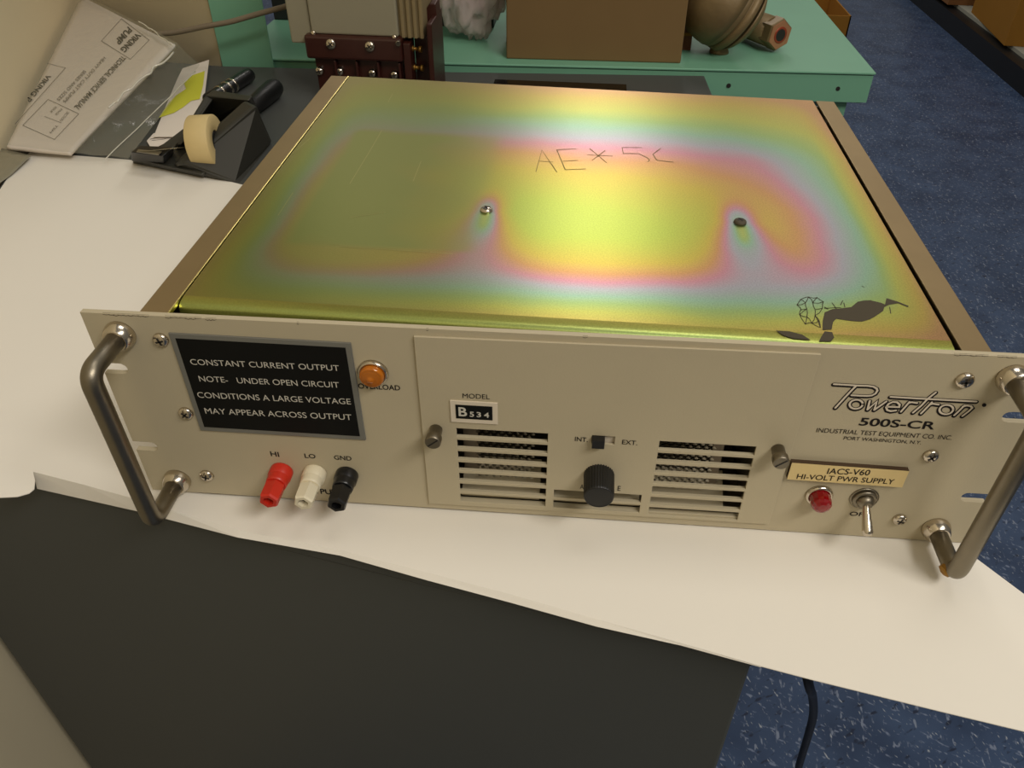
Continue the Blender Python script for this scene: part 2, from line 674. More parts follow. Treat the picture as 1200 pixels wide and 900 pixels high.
gt = thing('steel_table', 'seafoam green steel table behind the workbench with cartons on it', 'table', (0, 1.0, FZ))
mb = MB()
tp = [(-0.49, gf(-0.49)+0.004), (0.410, gf(0.410)), (0.404, 1.42), (-0.49, 1.42)]
mb.hexa([Vector((x, y, 0.0025)) for x, y in tp], [Vector((x, y, 0.006)) for x, y in tp])
mb.build('table_top', M_GREEN, gt, bevel=0.0012)
mb = MB()
ap = [(-0.49, gf(-0.49)+0.006), (0.408, gf(0.408)+0.002), (0.402, 1.418), (-0.49, 1.418)]
ap2 = [(-0.49, gf(-0.49)+0.008), (0.404, gf(0.404)+0.004), (0.400, 1.416), (-0.49, 1.416)]
mb.hexa([Vector((x, y, -0.0365)) for x, y in ap], [Vector((x, y, 0.0012)) for x, y in ap])
mb.hexa([Vector((x, y, 0.0012)) for x, y in ap2], [Vector((x, y, 0.0025)) for x, y in ap2], 1)
for px, py in ((854, 100.5), (982, 104)):
    p = onp(px, py, (0, gf(0)+0.002, 0), (-0.060, 1, 0))
    mb.lathe(p+Vector((0, 0.0005, 0)), (0.045, -1, 0), [(0.0032, 0), (0.0030, 0.0009)], 14, 2)
mb.build('apron', [M_GREEN, M_GREENSEAM, M_DARKM], gt)
mb = MB()
mb.box((-0.4985, 0.7830, FZ), (-0.4262, 0.7855, 0.75))
mb.box((-0.4985, 0.7855, FZ), (-0.495, 0.7875, 0.75))
mb.build('upright', M_GREEN, gt)
for x, y in ((0.365, 0.872), (0.365, 1.38), (-0.42, 1.38)):
    mb = MB()
    mb.box((x-0.02, y-0.02, FZ), (x+0.02, y+0.02, -0.0365))
    mb.build('leg', M_GREEN, gt)
mb = MB()
mb.box((0.386, gf(0.36)+0.012, -0.0400), (0.402, gf(0.36)+0.05, -0.0367))
mb.build('lower_lip', M_GREEN, gt)

# ================================================================== WHITE PAPER
sheet = MB()
out = [on(35, 178, 2, PZ), on(60, 180, 2, PZ), on(150, 187, 2, PZ), on(230, 202, 2, PZ), on(282, 216, 2, PZ), Vector((-0.2, 0.385, PZ)), Vector((0.0, 0.30, PZ)), Vector((0.17, 0.14, PZ)), Vector((0.235, 0.012, PZ)),
       on(1145, 655, 2, PZ), on(1200, 696, 2, PZ), Vector((0.31, -0.088, PZ)), Vector((0.29, -0.124, PZ)), on(1200, 857, 2, PZ), on(1100, 833, 2, PZ), on(950, 796, 2, PZ), on(893, 781, 2, PZ), on(800, 754, 2, PZ), on(700, 726, 2, PZ), on(600, 697, 2, PZ),
       on(500, 671, 2, PZ), on(400, 645, 2, PZ), on(280, 621.5, 2, PZ), on(200.7, 598.2, 2, PZ), on(160, 585.3, 2, PZ), on(100, 568.5, 2, PZ), on(38.7, 552.7, 2, PZ), on(41, 563, 2, PZ), on(40, 573, 2, PZ), on(34, 578, 2, PZ), on(20, 582, 2, PZ), on(0, 583, 2, PZ),
       Vector((-0.385, 0.012, PZ)), Vector((-0.46, 0.07, PZ)), Vector((-0.525, 0.23, PZ)), on(0, 222, 2, PZ), on(16, 198, 2, PZ)]
sheet.prism(out, (0, 0, -0.0005))
# the front edge folds down over the bench edge
up_px = [(38.7, 552.7), (100, 568.5), (160, 585.3), (200.7, 598.2), (280, 621.5), (400, 645), (500, 671), (600, 697), (700, 726), (800, 754), (893, 781)]
drop = [0.0125, 0.0105, 0.0075, 0.0055, 0.003, 0.0022, 0.0028, 0.0032, 0.0026, 0.0012, 0.0008]
vs, fs = [], []
for (px, py), d in zip(up_px, drop):
    p = on(px, py, 2, PZ)
    vs += [p, p+Vector((-0.0006, -0.0028*min(1, max(0, d-0.0008)/0.002), -d))]
for i in range(len(up_px)-1):
    fs.append((2*i, 2*i+1, 2*i+3, 2*i+2))
sheet.add(vs, fs, 0)
tag(sheet.build('paper_sheet', M_PAPER, bevel=0), 'large white paper sheet spread under the power supply, edge hanging over the bench', 'paper')

# ================================================================== THE POWER SUPPLY
ps = thing('power_supply', 'beige rack power supply with iridescent gold lid and steel handles', 'power supply', (0, 0.18, PZ))

# --- chassis
mb = MB()
mb.box((-0.2150, 0.006, PZ+0.0002), (0.2150, 0.366, 0.003))
mb.box((-0.2150, 0.3655, 0.003), (0.2150, 0.3675, 0.1215))
mb.build('chassis', M_INSIDE, ps)


def back_y(x):
    return 0.3683-0.0272*x


for s in (-1, 1):
    mb = MB()
    xo, xi = s*0.2155, s*0.2006
    lo, hi = min(xo, xi), max(xo, xi)
    b = [Vector((lo, 0.0036, 0)), Vector((hi, 0.0036, 0)), Vector((hi, back_y(hi), 0)), Vector((lo, back_y(lo), 0))]
    mb.hexa([Vector((p.x, p.y, LID-0.0016)) for p in b], [Vector((p.x, p.y, LID)) for p in b])
    x2 = xo-s*0.0016
    lo, hi = min(xo, x2), max(xo, x2)
    b = [Vector((lo, 0.0036, 0)), Vector((hi, 0.0036, 0)), Vector((hi, back_y(hi), 0)), Vector((lo, back_y(lo), 0))]
    mb.hexa([Vector((p.x, p.y, 0.003)) for p in b], [Vector((p.x, p.y, LID-0.0016)) for p in b])
    if s < 0:
        mb.box((-0.2006, 0.0040, LID-0.002), (-0.1997, 0.3735, LID+0.0006), 1)  # added strip: the edge's bevel highlight drawn in brighter brass
    mb.build('side_rail', [M_RAIL, M_EDGEHILITE], ps, bevel=0.0004)

# --- top cover with a plating film
NX, NY = 220, 190
mb = MB()
X0, X1 = -0.1992, 0.1977
vs, film, dull = [], [], []


def sstep(a, b, x):
    t = min(1, max(0, (x-a)/(b-a)))
    return t*t*(3-2*t)


def film_at(x, y):
    nx = noise.noise((x*9, y*9, 0.3))*0.016+noise.noise((x*22, y*22, 2.3))*0.005
    dl = (x+0.2)/0.0175+nx*14          # each scaled so that 1.0 = cyan band
    dr = (0.199-x)/0.0215+nx*16
    dr = dr if dr < 1 else 1+(dr-1)*0.42
    db = (back_y(x)-y)/0.088+nx*6
    df = (y-0.012)/0.0335+nx*12
    k = 1.9
    d = -math.log(math.exp(-k*dl)+math.exp(-k*dr)+math.exp(-k*db)+math.exp(-k*df))/k
    d += 0.25*noise.noise((x*6+4, y*6, 7.7))*max(0, min(1, d-1.2))
    # weaker sheen at the left is painted in by the dull values
    f = 0.265*d if d < 1 else 0.265+0.105*(d-1)/0.42*1.0 if d < 1.42 else 0.37+0.24*(d-1.42)
    f = min(f, 0.455+0.45*math.exp(-((x-0.012)/0.065)**2-((y-0.17)/0.16)**2))
    # halo round the two cover screws, tailing towards the front edge
    for sx, sy in SCR:
        u, v = x-sx, y-sy
        wv = 0.0085+max(0, -v)*0.22
        tail = 0.095 if v < 0 else 0.03
        q = math.sqrt((u/wv/1.5)**2+(v/tail)**2)
        h = math.exp(-q*q*1.3)
        core = math.exp(-(u/(0.0045-0.05*min(0, v+0.012)*0))**2)*sstep(-0.036, -0.016, v)*(1-sstep(-0.006, 0.0, v))
        tgt = 0.262-0.10*core
        f = f*(1-h)+tgt*h
    return max(0.0, min(1.0, f))


SCR = [(-0.0517, 0.1364), (0.1072, 0.1369)]
sq = [lid(430, 150), lid(640, 156), lid(610, 296), lid(408, 290)]
for j in range(NY+1):
    for i in range(NX+1):
        x = X0+(X1-X0)*i/NX
        y1 = back_y(x)
        y0_ = 0.0205+0.004*(1-i/NX)**1.3
        y = y0_+(y1-y0_)*j/NY
        vs.append(Vector((x, y, LID)))
        film.append(film_at(x, y))
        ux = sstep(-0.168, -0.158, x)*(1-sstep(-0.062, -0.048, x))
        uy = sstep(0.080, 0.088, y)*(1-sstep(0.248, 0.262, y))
        dull.append(min(1, 0.68*(1-sstep(-0.15, 0.01, x))+0.5*ux*uy*(0.8+0.4*noise.noise((x*30, y*30, 1.0)))))  # first term paints the sheen weaker towards the left, second is sticker residue
fs = []
for j in range(NY):
    for i in range(NX):
        a = j*(NX+1)+i
        fs.append((a, a+1, a+NX+2, a+NX+1))
mb.add(vs, fs, 0, False)
# front bend and flange, rear flange
prof = [(0.0205, LID), (0.0150, LID-0.0006), (0.0128, LID-0.0014), (0.0112, LID-0.0032), (0.0108, LID-0.010)]
for k, (y, z) in enumerate(prof):
    for i in range(41):
        mb.v.append(Vector((X0+(X1-X0)*i/40, y+(0.004 if k == 0 else 0.0052)*(1-i/40)**1.3, z)))
        film.append([0.10, 0.16, 0.20, 0.18, 0.16][k])
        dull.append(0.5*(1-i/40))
o = len(vs)
for k in range(len(prof)-1):
    for i in range(40):
        a = o+k*41+i
        mb.f.append([a, a+1, a+42, a+41])
        mb.m.append(0)
        mb.s.append(True)
o = len(mb.v)
for z in (LID, LID-0.006):
    for x in (X0, X1):
        mb.v.append(Vector((x, back_y(x), z)))
        film.append(0.05)
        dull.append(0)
mb.f.append([o, o+1, o+3, o+2])
mb.m.append(0)
mb.s.append(False)
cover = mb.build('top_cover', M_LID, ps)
a1 = cover.data.attributes.new('film', 'FLOAT', 'POINT')
a1.data.foreach_set('value', film)
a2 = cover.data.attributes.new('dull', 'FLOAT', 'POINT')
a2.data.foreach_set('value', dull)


def pan_screw(name, parent, c, ax, r, h, mats, roll=0.0, cross=True):
    mb = MB()
    c, ax = Vector(c), Vector(ax).normalized()
    mb.lathe(c, ax, [(r, 0), (r, h*0.3), (r*0.92, h*0.62), (r*0.72, h*0.85), (r*0.4, h*0.97), (r*0.02, h)], 24, 0)
    t = Vector((0, 0, 1)) if abs(ax.z) < 0.9 else Vector((0, 1, 0))
    e1 = ax.cross(t).normalized()
    e2 = ax.cross(e1)
    top = c+ax*(h*1.01)
    for a in ((roll, roll+math.pi/2) if cross else (roll,)):
        d = e1*math.cos(a)+e2*math.sin(a)
        s = ax.cross(d)*r*0.12
        L = d*r*0.52
        z1, z2 = -ax*h*0.08, ax*0.00005
        mb.add([top-L-s+z1, top+L-s+z1, top+L+s+z1, top-L+s+z1, top-L-s+z2, top+L-s+z2, top+L+s+z2, top-L+s+z2],
               [(0, 3, 2, 1), (4, 5, 6, 7), (0, 1, 5, 4), (1, 2, 6, 5), (2, 3, 7, 6), (3, 0, 4, 7)], 1)
    return mb.build(name, mats, parent)


for k, (sx, sy) in enumerate(SCR):
    pan_screw('cover_screw', cover, (sx, sy, LID), (0, 0, 1), 0.0040, 0.0024, [M_CHROME if k == 0 else M_CHIP, M_DARKM], 0.5)

# handwriting on the cover
mb = MB()
def hw(pts):
    return [lid(600+x/5, 160+y/5)+Vector((0, 0, 0.00015)) for x, y in pts]
for st in ([(140, 208), (175, 80), (262, 208)], [(160, 145), (240, 150)], [(375, 72), (262, 78), (312, 195), (432, 190)], [(300, 145), (385, 140)],
           [(455, 70), (555, 155)], [(545, 82), (470, 140)], [(440, 108), (588, 115)], [(760, 65), (645, 65), (652, 100), (740, 100), (792, 125), (806, 138), (795, 150)],
           [(870, 70), (825, 105), (850, 140), (945, 150)]):
    mb.ribbon(hw(st), 0.0006, (0, 0, 1))
mb.build('handwriting', M_PENCIL, cover)

# pale scratches in the plating
def sc4(pts):
    return [lid(160+x/2.4, 80+y/2.4)+Vector((0, 0, 0.00012)) for x, y in pts]
for st in ([(690, 175), (655, 235), (600, 325)], [(800, 262), (778, 318)], [(440, 350), (398, 414)], [(720, 72), (708, 95)], [(490, 195), (440, 240)], [(700, 405), (600, 420)], [(560, 500), (890, 522)]):
    MB().ribbon(sc4(st), 0.0004, (0, 0, 1)).build('scratch', M_SCRATCH, cover)

# glue residue near the right front corner
mb = MB()
def rs(pts, dz=0.00012):
    return [lid(880+x/4, 320+y/4)+Vector((0, 0, dz)) for x, y in pts]
mb.poly(rs([(345, 185), (380, 170), (430, 165), (470, 160), (500, 135), (530, 129), (560, 128), (610, 140), (628, 148), (635, 118), (690, 135), (740, 155), (735, 160), (690, 142), (645, 150), (625, 160), (620, 178), (580, 205), (555, 218), (520, 228), (470, 225), (400, 215), (385, 230), (378, 265), (335, 268), (336, 225)]))
def fr(pts):        # on the bend at the front of the cover
    res = []
    for p in rs(pts, 0):
        y = max(p.y, 0.0108)
        z = LID
        for (ya, za), (yb, zb) in zip(prof[:-1], prof[1:]):
            if yb <= y <= ya:
                z = za+(zb-za)*(ya-y)/(ya-yb)
        res.append(Vector((p.x, y, z+0.00045)))
    return res
mb.poly(fr([(330, 298), (345, 276), (380, 280), (390, 303), (376, 318), (320, 316)]))
mb.poly(fr([(115, 272), (180, 276), (240, 290), (280, 312), (200, 306), (150, 292)]))
random.seed(3)
cells = [(215, 150), (232, 125), (270, 112), (310, 115), (340, 135), (335, 165), (300, 172), (262, 168), (235, 172), (228, 195), (262, 205), (300, 200), (285, 235), (255, 240), (320, 225), (325, 255), (290, 140), (255, 140)]
pairs = set()
for i, a in enumerate(cells):
    ds = sorted(range(len(cells)), key=lambda j: (cells[j][0]-a[0])**2+(cells[j][1]-a[1])**2)[1:4]
    for j in ds:
        pairs.add((min(i, j), max(i, j)))
for i, j in pairs:
    a, b2 = cells[i], cells[j]
    mid = ((a[0]+b2[0])/2+random.uniform(-5, 5), (a[1]+b2[1])/2+random.uniform(-5, 5))
    mb.ribbon(rs([a, mid, b2]), 0.00042, (0, 0, 1))
for st in ([(345, 160), (360, 170)], [(380, 140), (400, 168)], [(420, 150), (430, 130)], [(440, 160), (435, 140)], [(345, 165), (420, 162)], [(650, 160), (655, 190)], [(520, 62), (530, 66)]):
    mb.ribbon(rs(st), 0.0005, (0, 0, 1))
mb.build('glue_residue', M_RESID, cover)

# --- front panel
PT = 0.0032
TL, TR, BR, BL = Vector((-0.2417, 0, 0.1308)), Vector((0.2417, 0, 0.1348)), Vector((0.2415, 0, -0.0009)), Vector((-0.2414, 0, 0.0012))
def slot_pts(side, px, py0, py1, pxi):
    pass
def notch(side, zc, depth, h):
    xe = side*0.2416
    pts = []
    r = h/2
    xi = xe-side*(depth-r)
    pts.append(Vector((xe, 0, zc+r)))
    for k in range(9):
        a = math.pi/2+math.pi*k/8
        pts.append(Vector((xi+side*r*math.cos(a), 0, zc+r*math.sin(a))))
    pts.append(Vector((xe, 0, zc-r)))
    return pts
sl = [pan(140, 432).z, pan(172, 523).z]
sr = [pan(1188, 489).z, pan(1145, 583.5).z]
outl = [TL]+notch(-1, sl[0], 0.0135, 0.0066)+notch(-1, sl[1], 0.0135, 0.0066)+[BL, BR]+notch(1, sr[1], 0.0145, 0.0066)[::-1]+notch(1, sr[0], 0.0145, 0.0066)[::-1]+[TR]
MQ = [pan(484.6, 394.6, -0.0015), pan(962.4, 415.6, -0.0015), pan(901, 614.6, -0.0015), pan(502.6, 590, -0.0015)]     # module TL TR BR BL
hole = [Vector((MQ[0].x+0.006, 0, MQ[0].z-0.03)), Vector((MQ[1].x-0.006, 0, MQ[1].z-0.03)), Vector((MQ[2].x-0.006, 0, MQ[2].z+0.003)), Vector((MQ[3].x+0.006, 0, MQ[3].z+0.003))]
mb = MB()
mb.prism(outl, (0, PT, 0), [hole])
panel = mb.build('front_panel', M_PANEL, ps, bevel=0.00035)

YT = -0.0002
mb = MB()
ptext(mb, 'HI', (317.6, 534.5), (327.6, 535.5), (318, 529), YT, 0, 0.014)
mb.build('lettering', M_INK, panel)
mb = MB()
ptext(mb, 'LO', (357.4, 536.6), (370.2, 537.5), (358, 531.6), YT, 0, 0.014)
mb.build('lettering', M_INK, panel)
mb = MB()
ptext(mb, 'GND', (391.9, 538.6), (412.3, 540), (392.5, 533.6), YT, 0, 0.014)
mb.build('lettering', M_INK, panel)
mb = MB()
ptext(mb, 'OUTPUT', (351.5, 577), (396, 580.2), (351, 571), YT, 0, 0.02)
mb.build('lettering', M_INK, panel)
mb = MB()
ptext(mb, 'OVERLOAD', (420, 455.3), (469.2, 457.7), (420.6, 449.3), YT, 0, 0.014)
mb.build('lettering', M_INK, panel)
mb = MB()
ptext(mb, 'OFF', (994.8, 604.2), (1017, 605.6), (996.5, 599.6), YT, 0, 0.014)
mb.build('lettering', M_INK, panel)
def lp(x, y):        # pixel of the 6x view of the maker's block
    return (960+x/6, 440+y/6)
mb = MB()
ptext(mb, '500S-CR', lp(275, 352), lp(806, 382), lp(295, 296), YT, 0, 0.02)
mb.build('lettering', M_INK, panel)
mb = MB()
ptext(mb, 'INDUSTRIAL TEST EQUIPMENT CO. INC.', (956, 507.5), (1114.5, 516.5), (957.5, 501.5), YT, 0, 0.0)
mb.build('lettering', M_INK, panel)
mb = MB()
ptext(mb, 'PORT WASHINGTON, N.Y.', lp(168, 455), lp(712, 488), lp(178, 428), YT, 0, 0.004)
mb.build('lettering', M_INK, panel)

# maker's logo: outlined script letters
def gA(pts): return [(970+x/12, 440+y/12) for x, y in pts]
def gB(pts): return [(1060+x/12, 450+y/12) for x, y in pts]
def ell(cx, cy, rx, ry, n=22, sh=-0.12):
    return [(cx+rx*math.cos(2*math.pi*k/n)-sh*ry*math.sin(2*math.pi*k/n)*-1, cy+ry*math.sin(2*math.pi*k/n)) for k in range(n+1)]
strokes = [
    gA([(88, 122), (250, 131), (420, 142), (560, 146), (640, 156), (690, 184), (698, 215), (672, 255), (620, 281), (560, 288), (440, 284), (335, 278)]),
    gA([(400, 145), (330, 215), (250, 300), (170, 388), (108, 455)]),
    gA(ell(400, 405, 92, 64)),
    gA([(592, 355), (560, 480)]), gA([(560, 480), (690, 368), (655, 484)]), gA([(655, 484), (825, 365)]),
    gA([(838, 440), (1004, 445), (1012, 410), (975, 375), (915, 372), (855, 400), (822, 448), (838, 488), (890, 502), (960, 492)]),
    gA([(1150, 372), (1030, 510)]), gB([(60, 268), (100, 256), (178, 268)]),
    gB([(440, 118), (330, 205), (240, 300), (120, 402)]),
    gB([(385, 258), (320, 325), (232, 415)]), gB([(350, 292), (400, 276), (480, 290)]),
    gB(ell(588, 360, 96, 66)),
    gB([(845, 300), (775, 370), (700, 440)]), gB([(820, 318), (880, 302), (935, 312), (952, 338), (900, 385), (815, 450)]),
    [(1043.7, 465), (1070, 466.6), (1110, 468.8), (1144.2, 470.6)],
]
mb = MB()
for q, st in enumerate(strokes):
    mb.ribbon([pan(x-0.35, y+0.7, -0.00010-q*0.000006) for x, y in st], 0.0026, (0, -1, 0), 0)
for q, st in enumerate(strokes):
    mb.ribbon([pan(x, y, -0.00030-q*0.000006) for x, y in st], 0.00105, (0, -1, 0), 1)
mb.ribbon([pan(1153.3+1.9*math.cos(a/9*math.pi), 474.7+1.7*math.sin(a/9*math.pi), -0.0002) for a in range(19)], 0.0006, (0, -1, 0), 0)
mb.poly([pan(1153.3+1.3*math.cos(a/5*math.pi), 474.7+1.2*math.sin(a/5*math.pi), -0.0003) for a in range(10)], 0)
mb.build('maker_logo', [M_INK, M_PANELLT], panel)

# worn paint along the upper edge
random.seed(11)
def top_z(x):
    return TL.z+(TR.z-TL.z)*(x-TL.x)/(TR.x-TL.x)
for x0, n, L in ((-0.228, 9, 0.006), (-0.196, 7, 0.006), (-0.176, 3, 0.004), (0.192, 6, 0.006), (0.212, 4, 0.005), (-0.065, 1, 0.002), (0.013, 1, 0.004), (-0.13, 1, 0.002)):
    mb = MB()
    for k in range(n):
        x = x0+k*L*0.42
        ww, hh = L*0.3, random.uniform(0.0004, 0.0010)
        z = top_z(x)
        mb.add([(x-ww, -0.00012, z-hh), (x, -0.00012, z-hh*1.5), (x+ww, -0.00012, z-hh*0.8), (x+ww, 0.0004, z+0.00012), (x-ww, 0.0004, z+0.00012)], [(0, 1, 2, 3, 4)])
    mb.build('paint_chip', M_CHIP, panel)

# --- handles with ferrules
for side, t, bt in ((-1, (142, 391), (208.8, 561.4)), (1, (1186, 442), (1096, 618))):
    pt, pb = pan(*t), pan(*bt)
    D = 0.0335
    path = arc_path([pt+Vector((0, -0.001, 0)), pt+Vector((0, -D, 0)), pb+Vector((0, -D, 0)), pb+Vector((0, -0.001, 0))], 0.0085, 10)
    mb = MB()
    mb.tube(path, 0.0050, 20)
    if side > 0:
        mb.lathe(pb+Vector((-0.0030, -D+0.004, -0.0006)), (-0.8, -0.4, -0.3), [(0.004, 0), (0.0036, 0.0022), (0.002, 0.003)], 7, 1, smooth=False)
    h = mb.build('handle', [M_STEEL, M_BRASS], ps)
    for p in (pt, pb):
        mb = MB()
        mb.lathe(p, (0, -1, 0), [(0.0078, 0), (0.0081, 0.0012), (0.0078, 0.003), (0.0064, 0.0068), (0.0058, 0.0072), (0.0052, 0.0072)], 32)
        mb.build('ferrule', M_CHROME, h)

# --- panel screws
for k, (px, py, r) in enumerate([(188, 399, 0.0041), (217.5, 485, 0.0041), (242, 558, 0.0041), (1131, 446.5, 0.0046), (1091, 535, 0.0042), (1054.5, 609.5, 0.0040)]):
    c = pan(px, py, -0.001)
    c.y = 0
    pan_screw('panel_screw', ps, c, (0, -1, 0), r, 0.0026, [M_CHROME, M_DARKM], 0.3+0.5*k)

# --- warning plate
yp = -0.0010
Q = [pan(197.3, 392.7, yp), pan(409.9, 399.9, yp), pan(429.3, 516.1, yp), pan(235.2, 504.7, yp)]
x0, x1 = (Q[0].x+Q[3].x)/2, (Q[1].x+Q[2].x)/2
z0, z1 = (Q[2].z+Q[3].z)/2, (Q[0].z+Q[1].z)/2
mb = MB()
mb.box((x0, yp, z0), (x1, 0, z1))
plate = mb.build('warning_plate', M_BORDER, ps, bevel=0.0003)
plate['label'] = 'black plate with grey border'
mb = MB()
bw = 0.0030
mb.box((x0+bw, yp-0.0001, z0+bw), (x1-bw, yp, z1-bw))
mb.build('plate_face', M_BLACKPL, plate)
mb = MB()
def wp(x, y): return (180+x/3.75, 370+y/3.75)
for body, l, r, t in (('CONSTANT CURRENT OUTPUT', (165, 215), (817, 243), (160, 190)), ('NOTE-   UNDER OPEN CIRCUIT', (203, 289), (817, 317), (195, 264)),
                      ('CONDITIONS A LARGE VOLTAGE', (196, 360), (868, 390), (189, 335)), ('MAY APPEAR ACROSS OUTPUT', (229, 430), (872, 459), (221, 405))):
    ptext(mb, body, wp(*l), wp(*r), wp(*t), yp-0.0003, 0, 0.0)
mb.build('plate_lettering', M_WHITETX, plate)

# --- plug-in module panel with louvres
ym = -0.0015
def quad(pts):
    return [pan(x, y, ym) for x, y in pts]
def rect(q):
    return (q[0].x+q[3].x)/2, (q[1].x+q[2].x)/2, (q[2].z+q[3].z)/2, (q[0].z+q[1].z)/2
VL = rect(quad([(535, 502), (642.4, 508), (639, 593), (539.4, 588)]))
VR = rect(quad([(772.2, 516.8), (886.2, 523.5), (864.2, 610), (760.3, 603)]))
VC = rect(quad([(649, 574), (752, 580), (749, 602), (648.6, 593.5)]))
holes, bars = [], []
def slots(R, n):
    x0, x1, z0, z1 = R
    pitch = (z1-z0+0.0022)/n
    for k in range(n):
        zt = z1-k*pitch
        zb = zt-pitch+0.0022
        holes.append([Vector((x0, ym, zt)), Vector((x1, ym, zt)), Vector((x1, ym, zb)), Vector((x0, ym, zb))])
        if k < n-1:
            bars.append((x0, x1, zb-0.0022, zb))
slots(VL, 7)
slots(VR, 7)
slots(VC, 2)
S = rect(quad([(693.2, 510.3), (720.8, 511.6), (720, 521), (693.5, 520)]))
holes.append([Vector((S[0], ym, S[3])), Vector((S[1], ym, S[3])), Vector((S[1], ym, S[2])), Vector((S[0], ym, S[2]))])
mqx = [Vector((MQ[0].x, ym, MQ[0].z)), Vector((MQ[1].x, ym, MQ[1].z)), Vector((MQ[2].x, ym, MQ[2].z)), Vector((MQ[3].x, ym, MQ[3].z))]
mb = MB()
mb.prism(mqx, (0, 0.0015, 0), holes)
module = mb.build('module_panel', M_PANEL, ps, bevel=0.0002)
mb = MB()
for a, b2, za, zb in bars:                       # turned-in lips of the louvre bars
    mb.box((a-0.001, 0.0001, za+0.0003), (b2+0.001, 0.0010, zb-0.0003))
mb.build('louvre_lips', M_PANEL, module)
# what is seen behind the louvres: guard mesh and sheet metal tray
mb = MB()
mb.box((VL[0]-0.004, 0.0050, VL[2]-0.0005), (VR[1]+0.004, 0.060, VL[2]+0.0005))
mb.box((VL[0]-0.0045, 0.0050, VL[2]), (VL[0]-0.004, 0.060, VL[3]+0.002))
mb.box((VR[1]+0.004, 0.0050, VL[2]), (VR[1]+0.0045, 0.060, VL[3]+0.002))
mb.box((VL[0]+0.0005, 0.017, VL[2]+0.001), (VL[0]+0.009, 0.0175, VL[3]-0.004))
mb.box((VR[1]-0.018, 0.017, VR[2]+0.001), (VR[1]-0.012, 0.0175, VR[3]-0.004))
for a, b2 in ((VL[0], VL[1]-0.004), (VC[0], VC[1]), (VR[0], VR[1]-0.008)):
    mb.hexa([Vector((a, 0.0035, VL[2])), Vector((b2, 0.0035, VL[2])), Vector((b2, 0.024, VL[2])), Vector((a, 0.024, VL[2]))],
            [Vector((a, 0.0035, VL[2]+0.0008)), Vector((b2, 0.0035, VL[2]+0.0008)), Vector((b2, 0.024, VL[2]+0.013)), Vector((a, 0.024, VL[2]+0.013))], 1)
mb.build('inner_tray', [M_INSIDE, M_PANEL], ps)
for a, b2 in ((VL[0]+0.009, VL[1]-0.006), (VR[0]-0.002, VR[1]-0.018)):
    mb = MB()
    zA, zB = VL[2]+0.010, VL[3]-0.009
    st = 0.0044
    n = int((b2-a)/st)
    for i in range(n+1):
        x = a+i*st
        for j in range(9):
            z = zA+j*(zB-zA)/9
            zz = z+(zB-zA)/9
            for xa, xb in ((x, x+st/2), (x+st, x+st/2)):
                for (p, q) in (((xa, z), (xb, (z+zz)/2)), ((xb, (z+zz)/2), (xa, zz))):
                    if xa > b2 or xb > b2:
                        continue
                    P, Qv = Vector((p[0], 0.0105, p[1])), Vector((q[0], 0.0090, q[1]))
                    d = (Qv-P)
                    s = Vector((-d.z, 0, d.x)).normalized()*0.00055
                    s2 = s+Vector((0, 0.0009, 0))
                    mb.add([P-s, Qv-s, Qv+s2, P+s2], [(0, 1, 2, 3)])
    mb.build('guard_mesh', M_MESH, ps)

yt = ym-0.0002
mb = MB()
ptext(mb, 'MODEL', (542.2, 466.5), (573.8, 468), (542, 461), yt, 0, 0.0)
mb.build('lettering', M_INK, module)
mb = MB()
ptext(mb, 'INT.', (673.6, 517), (688.6, 518.2), (674, 511.8), yt, 0, 0.008)
mb.build('lettering', M_INK, module)
mb = MB()
ptext(mb, 'EXT.', (728.8, 520.6), (746.6, 522), (729.4, 515.4), yt, 0, 0.008)
mb.build('lettering', M_INK, module)
mb = MB()
ptext(mb, 'A', (679.5, 573), (684, 573.3), (680, 567.5), yt, 0, 0.0)
mb.build('lettering', M_INK, module)
mb = MB()
ptext(mb, 'E', (723.5, 575), (727, 575.3), (724, 569.5), yt, 0, 0.0)
mb.build('lettering', M_INK, module)

T = rect(quad([(528.3, 468.8), (583.9, 471.6), (582.9, 495.8), (528.3, 493.5)]))
I = rect(quad([(534.2, 473), (577.4, 475.3), (577.2, 491), (534.4, 489)]))
mb = MB()
mb.box((T[0], ym-0.0008, T[2]), (T[1], ym, T[3]), 0)
mb.box((I[0], ym-0.0010, I[2]), (I[1], ym-0.0008, I[3]), 1)
yy = ym-0.0012
iw, ih = I[1]-I[0], I[3]-I[2]
text(mb, 'B', (I[0]+iw*0.08, yy, I[2]+ih*0.2), (I[0]+iw*0.31, yy, I[2]+ih*0.2), (I[0]+iw*0.08, yy, I[2]+ih*0.86), 2, 0.02)
text(mb, '5', (I[0]+iw*0.38, yy, I[2]+ih*0.2), (I[0]+iw*0.50, yy, I[2]+ih*0.2), (I[0]+iw*0.38, yy, I[2]+ih*0.58), 2, 0.02)
text(mb, '3', (I[0]+iw*0.57, yy, I[2]+ih*0.2), (I[0]+iw*0.69, yy, I[2]+ih*0.2), (I[0]+iw*0.57, yy, I[2]+ih*0.58), 2, 0.02)
text(mb, '4', (I[0]+iw*0.77, yy, I[2]+ih*0.2), (I[0]+iw*0.91, yy, I[2]+ih*0.2), (I[0]+iw*0.77, yy, I[2]+ih*0.58), 2, 0.02)
mtag = mb.build('model_tag', [M_PANELLT, M_BLACKPL, M_WHITETX], module)

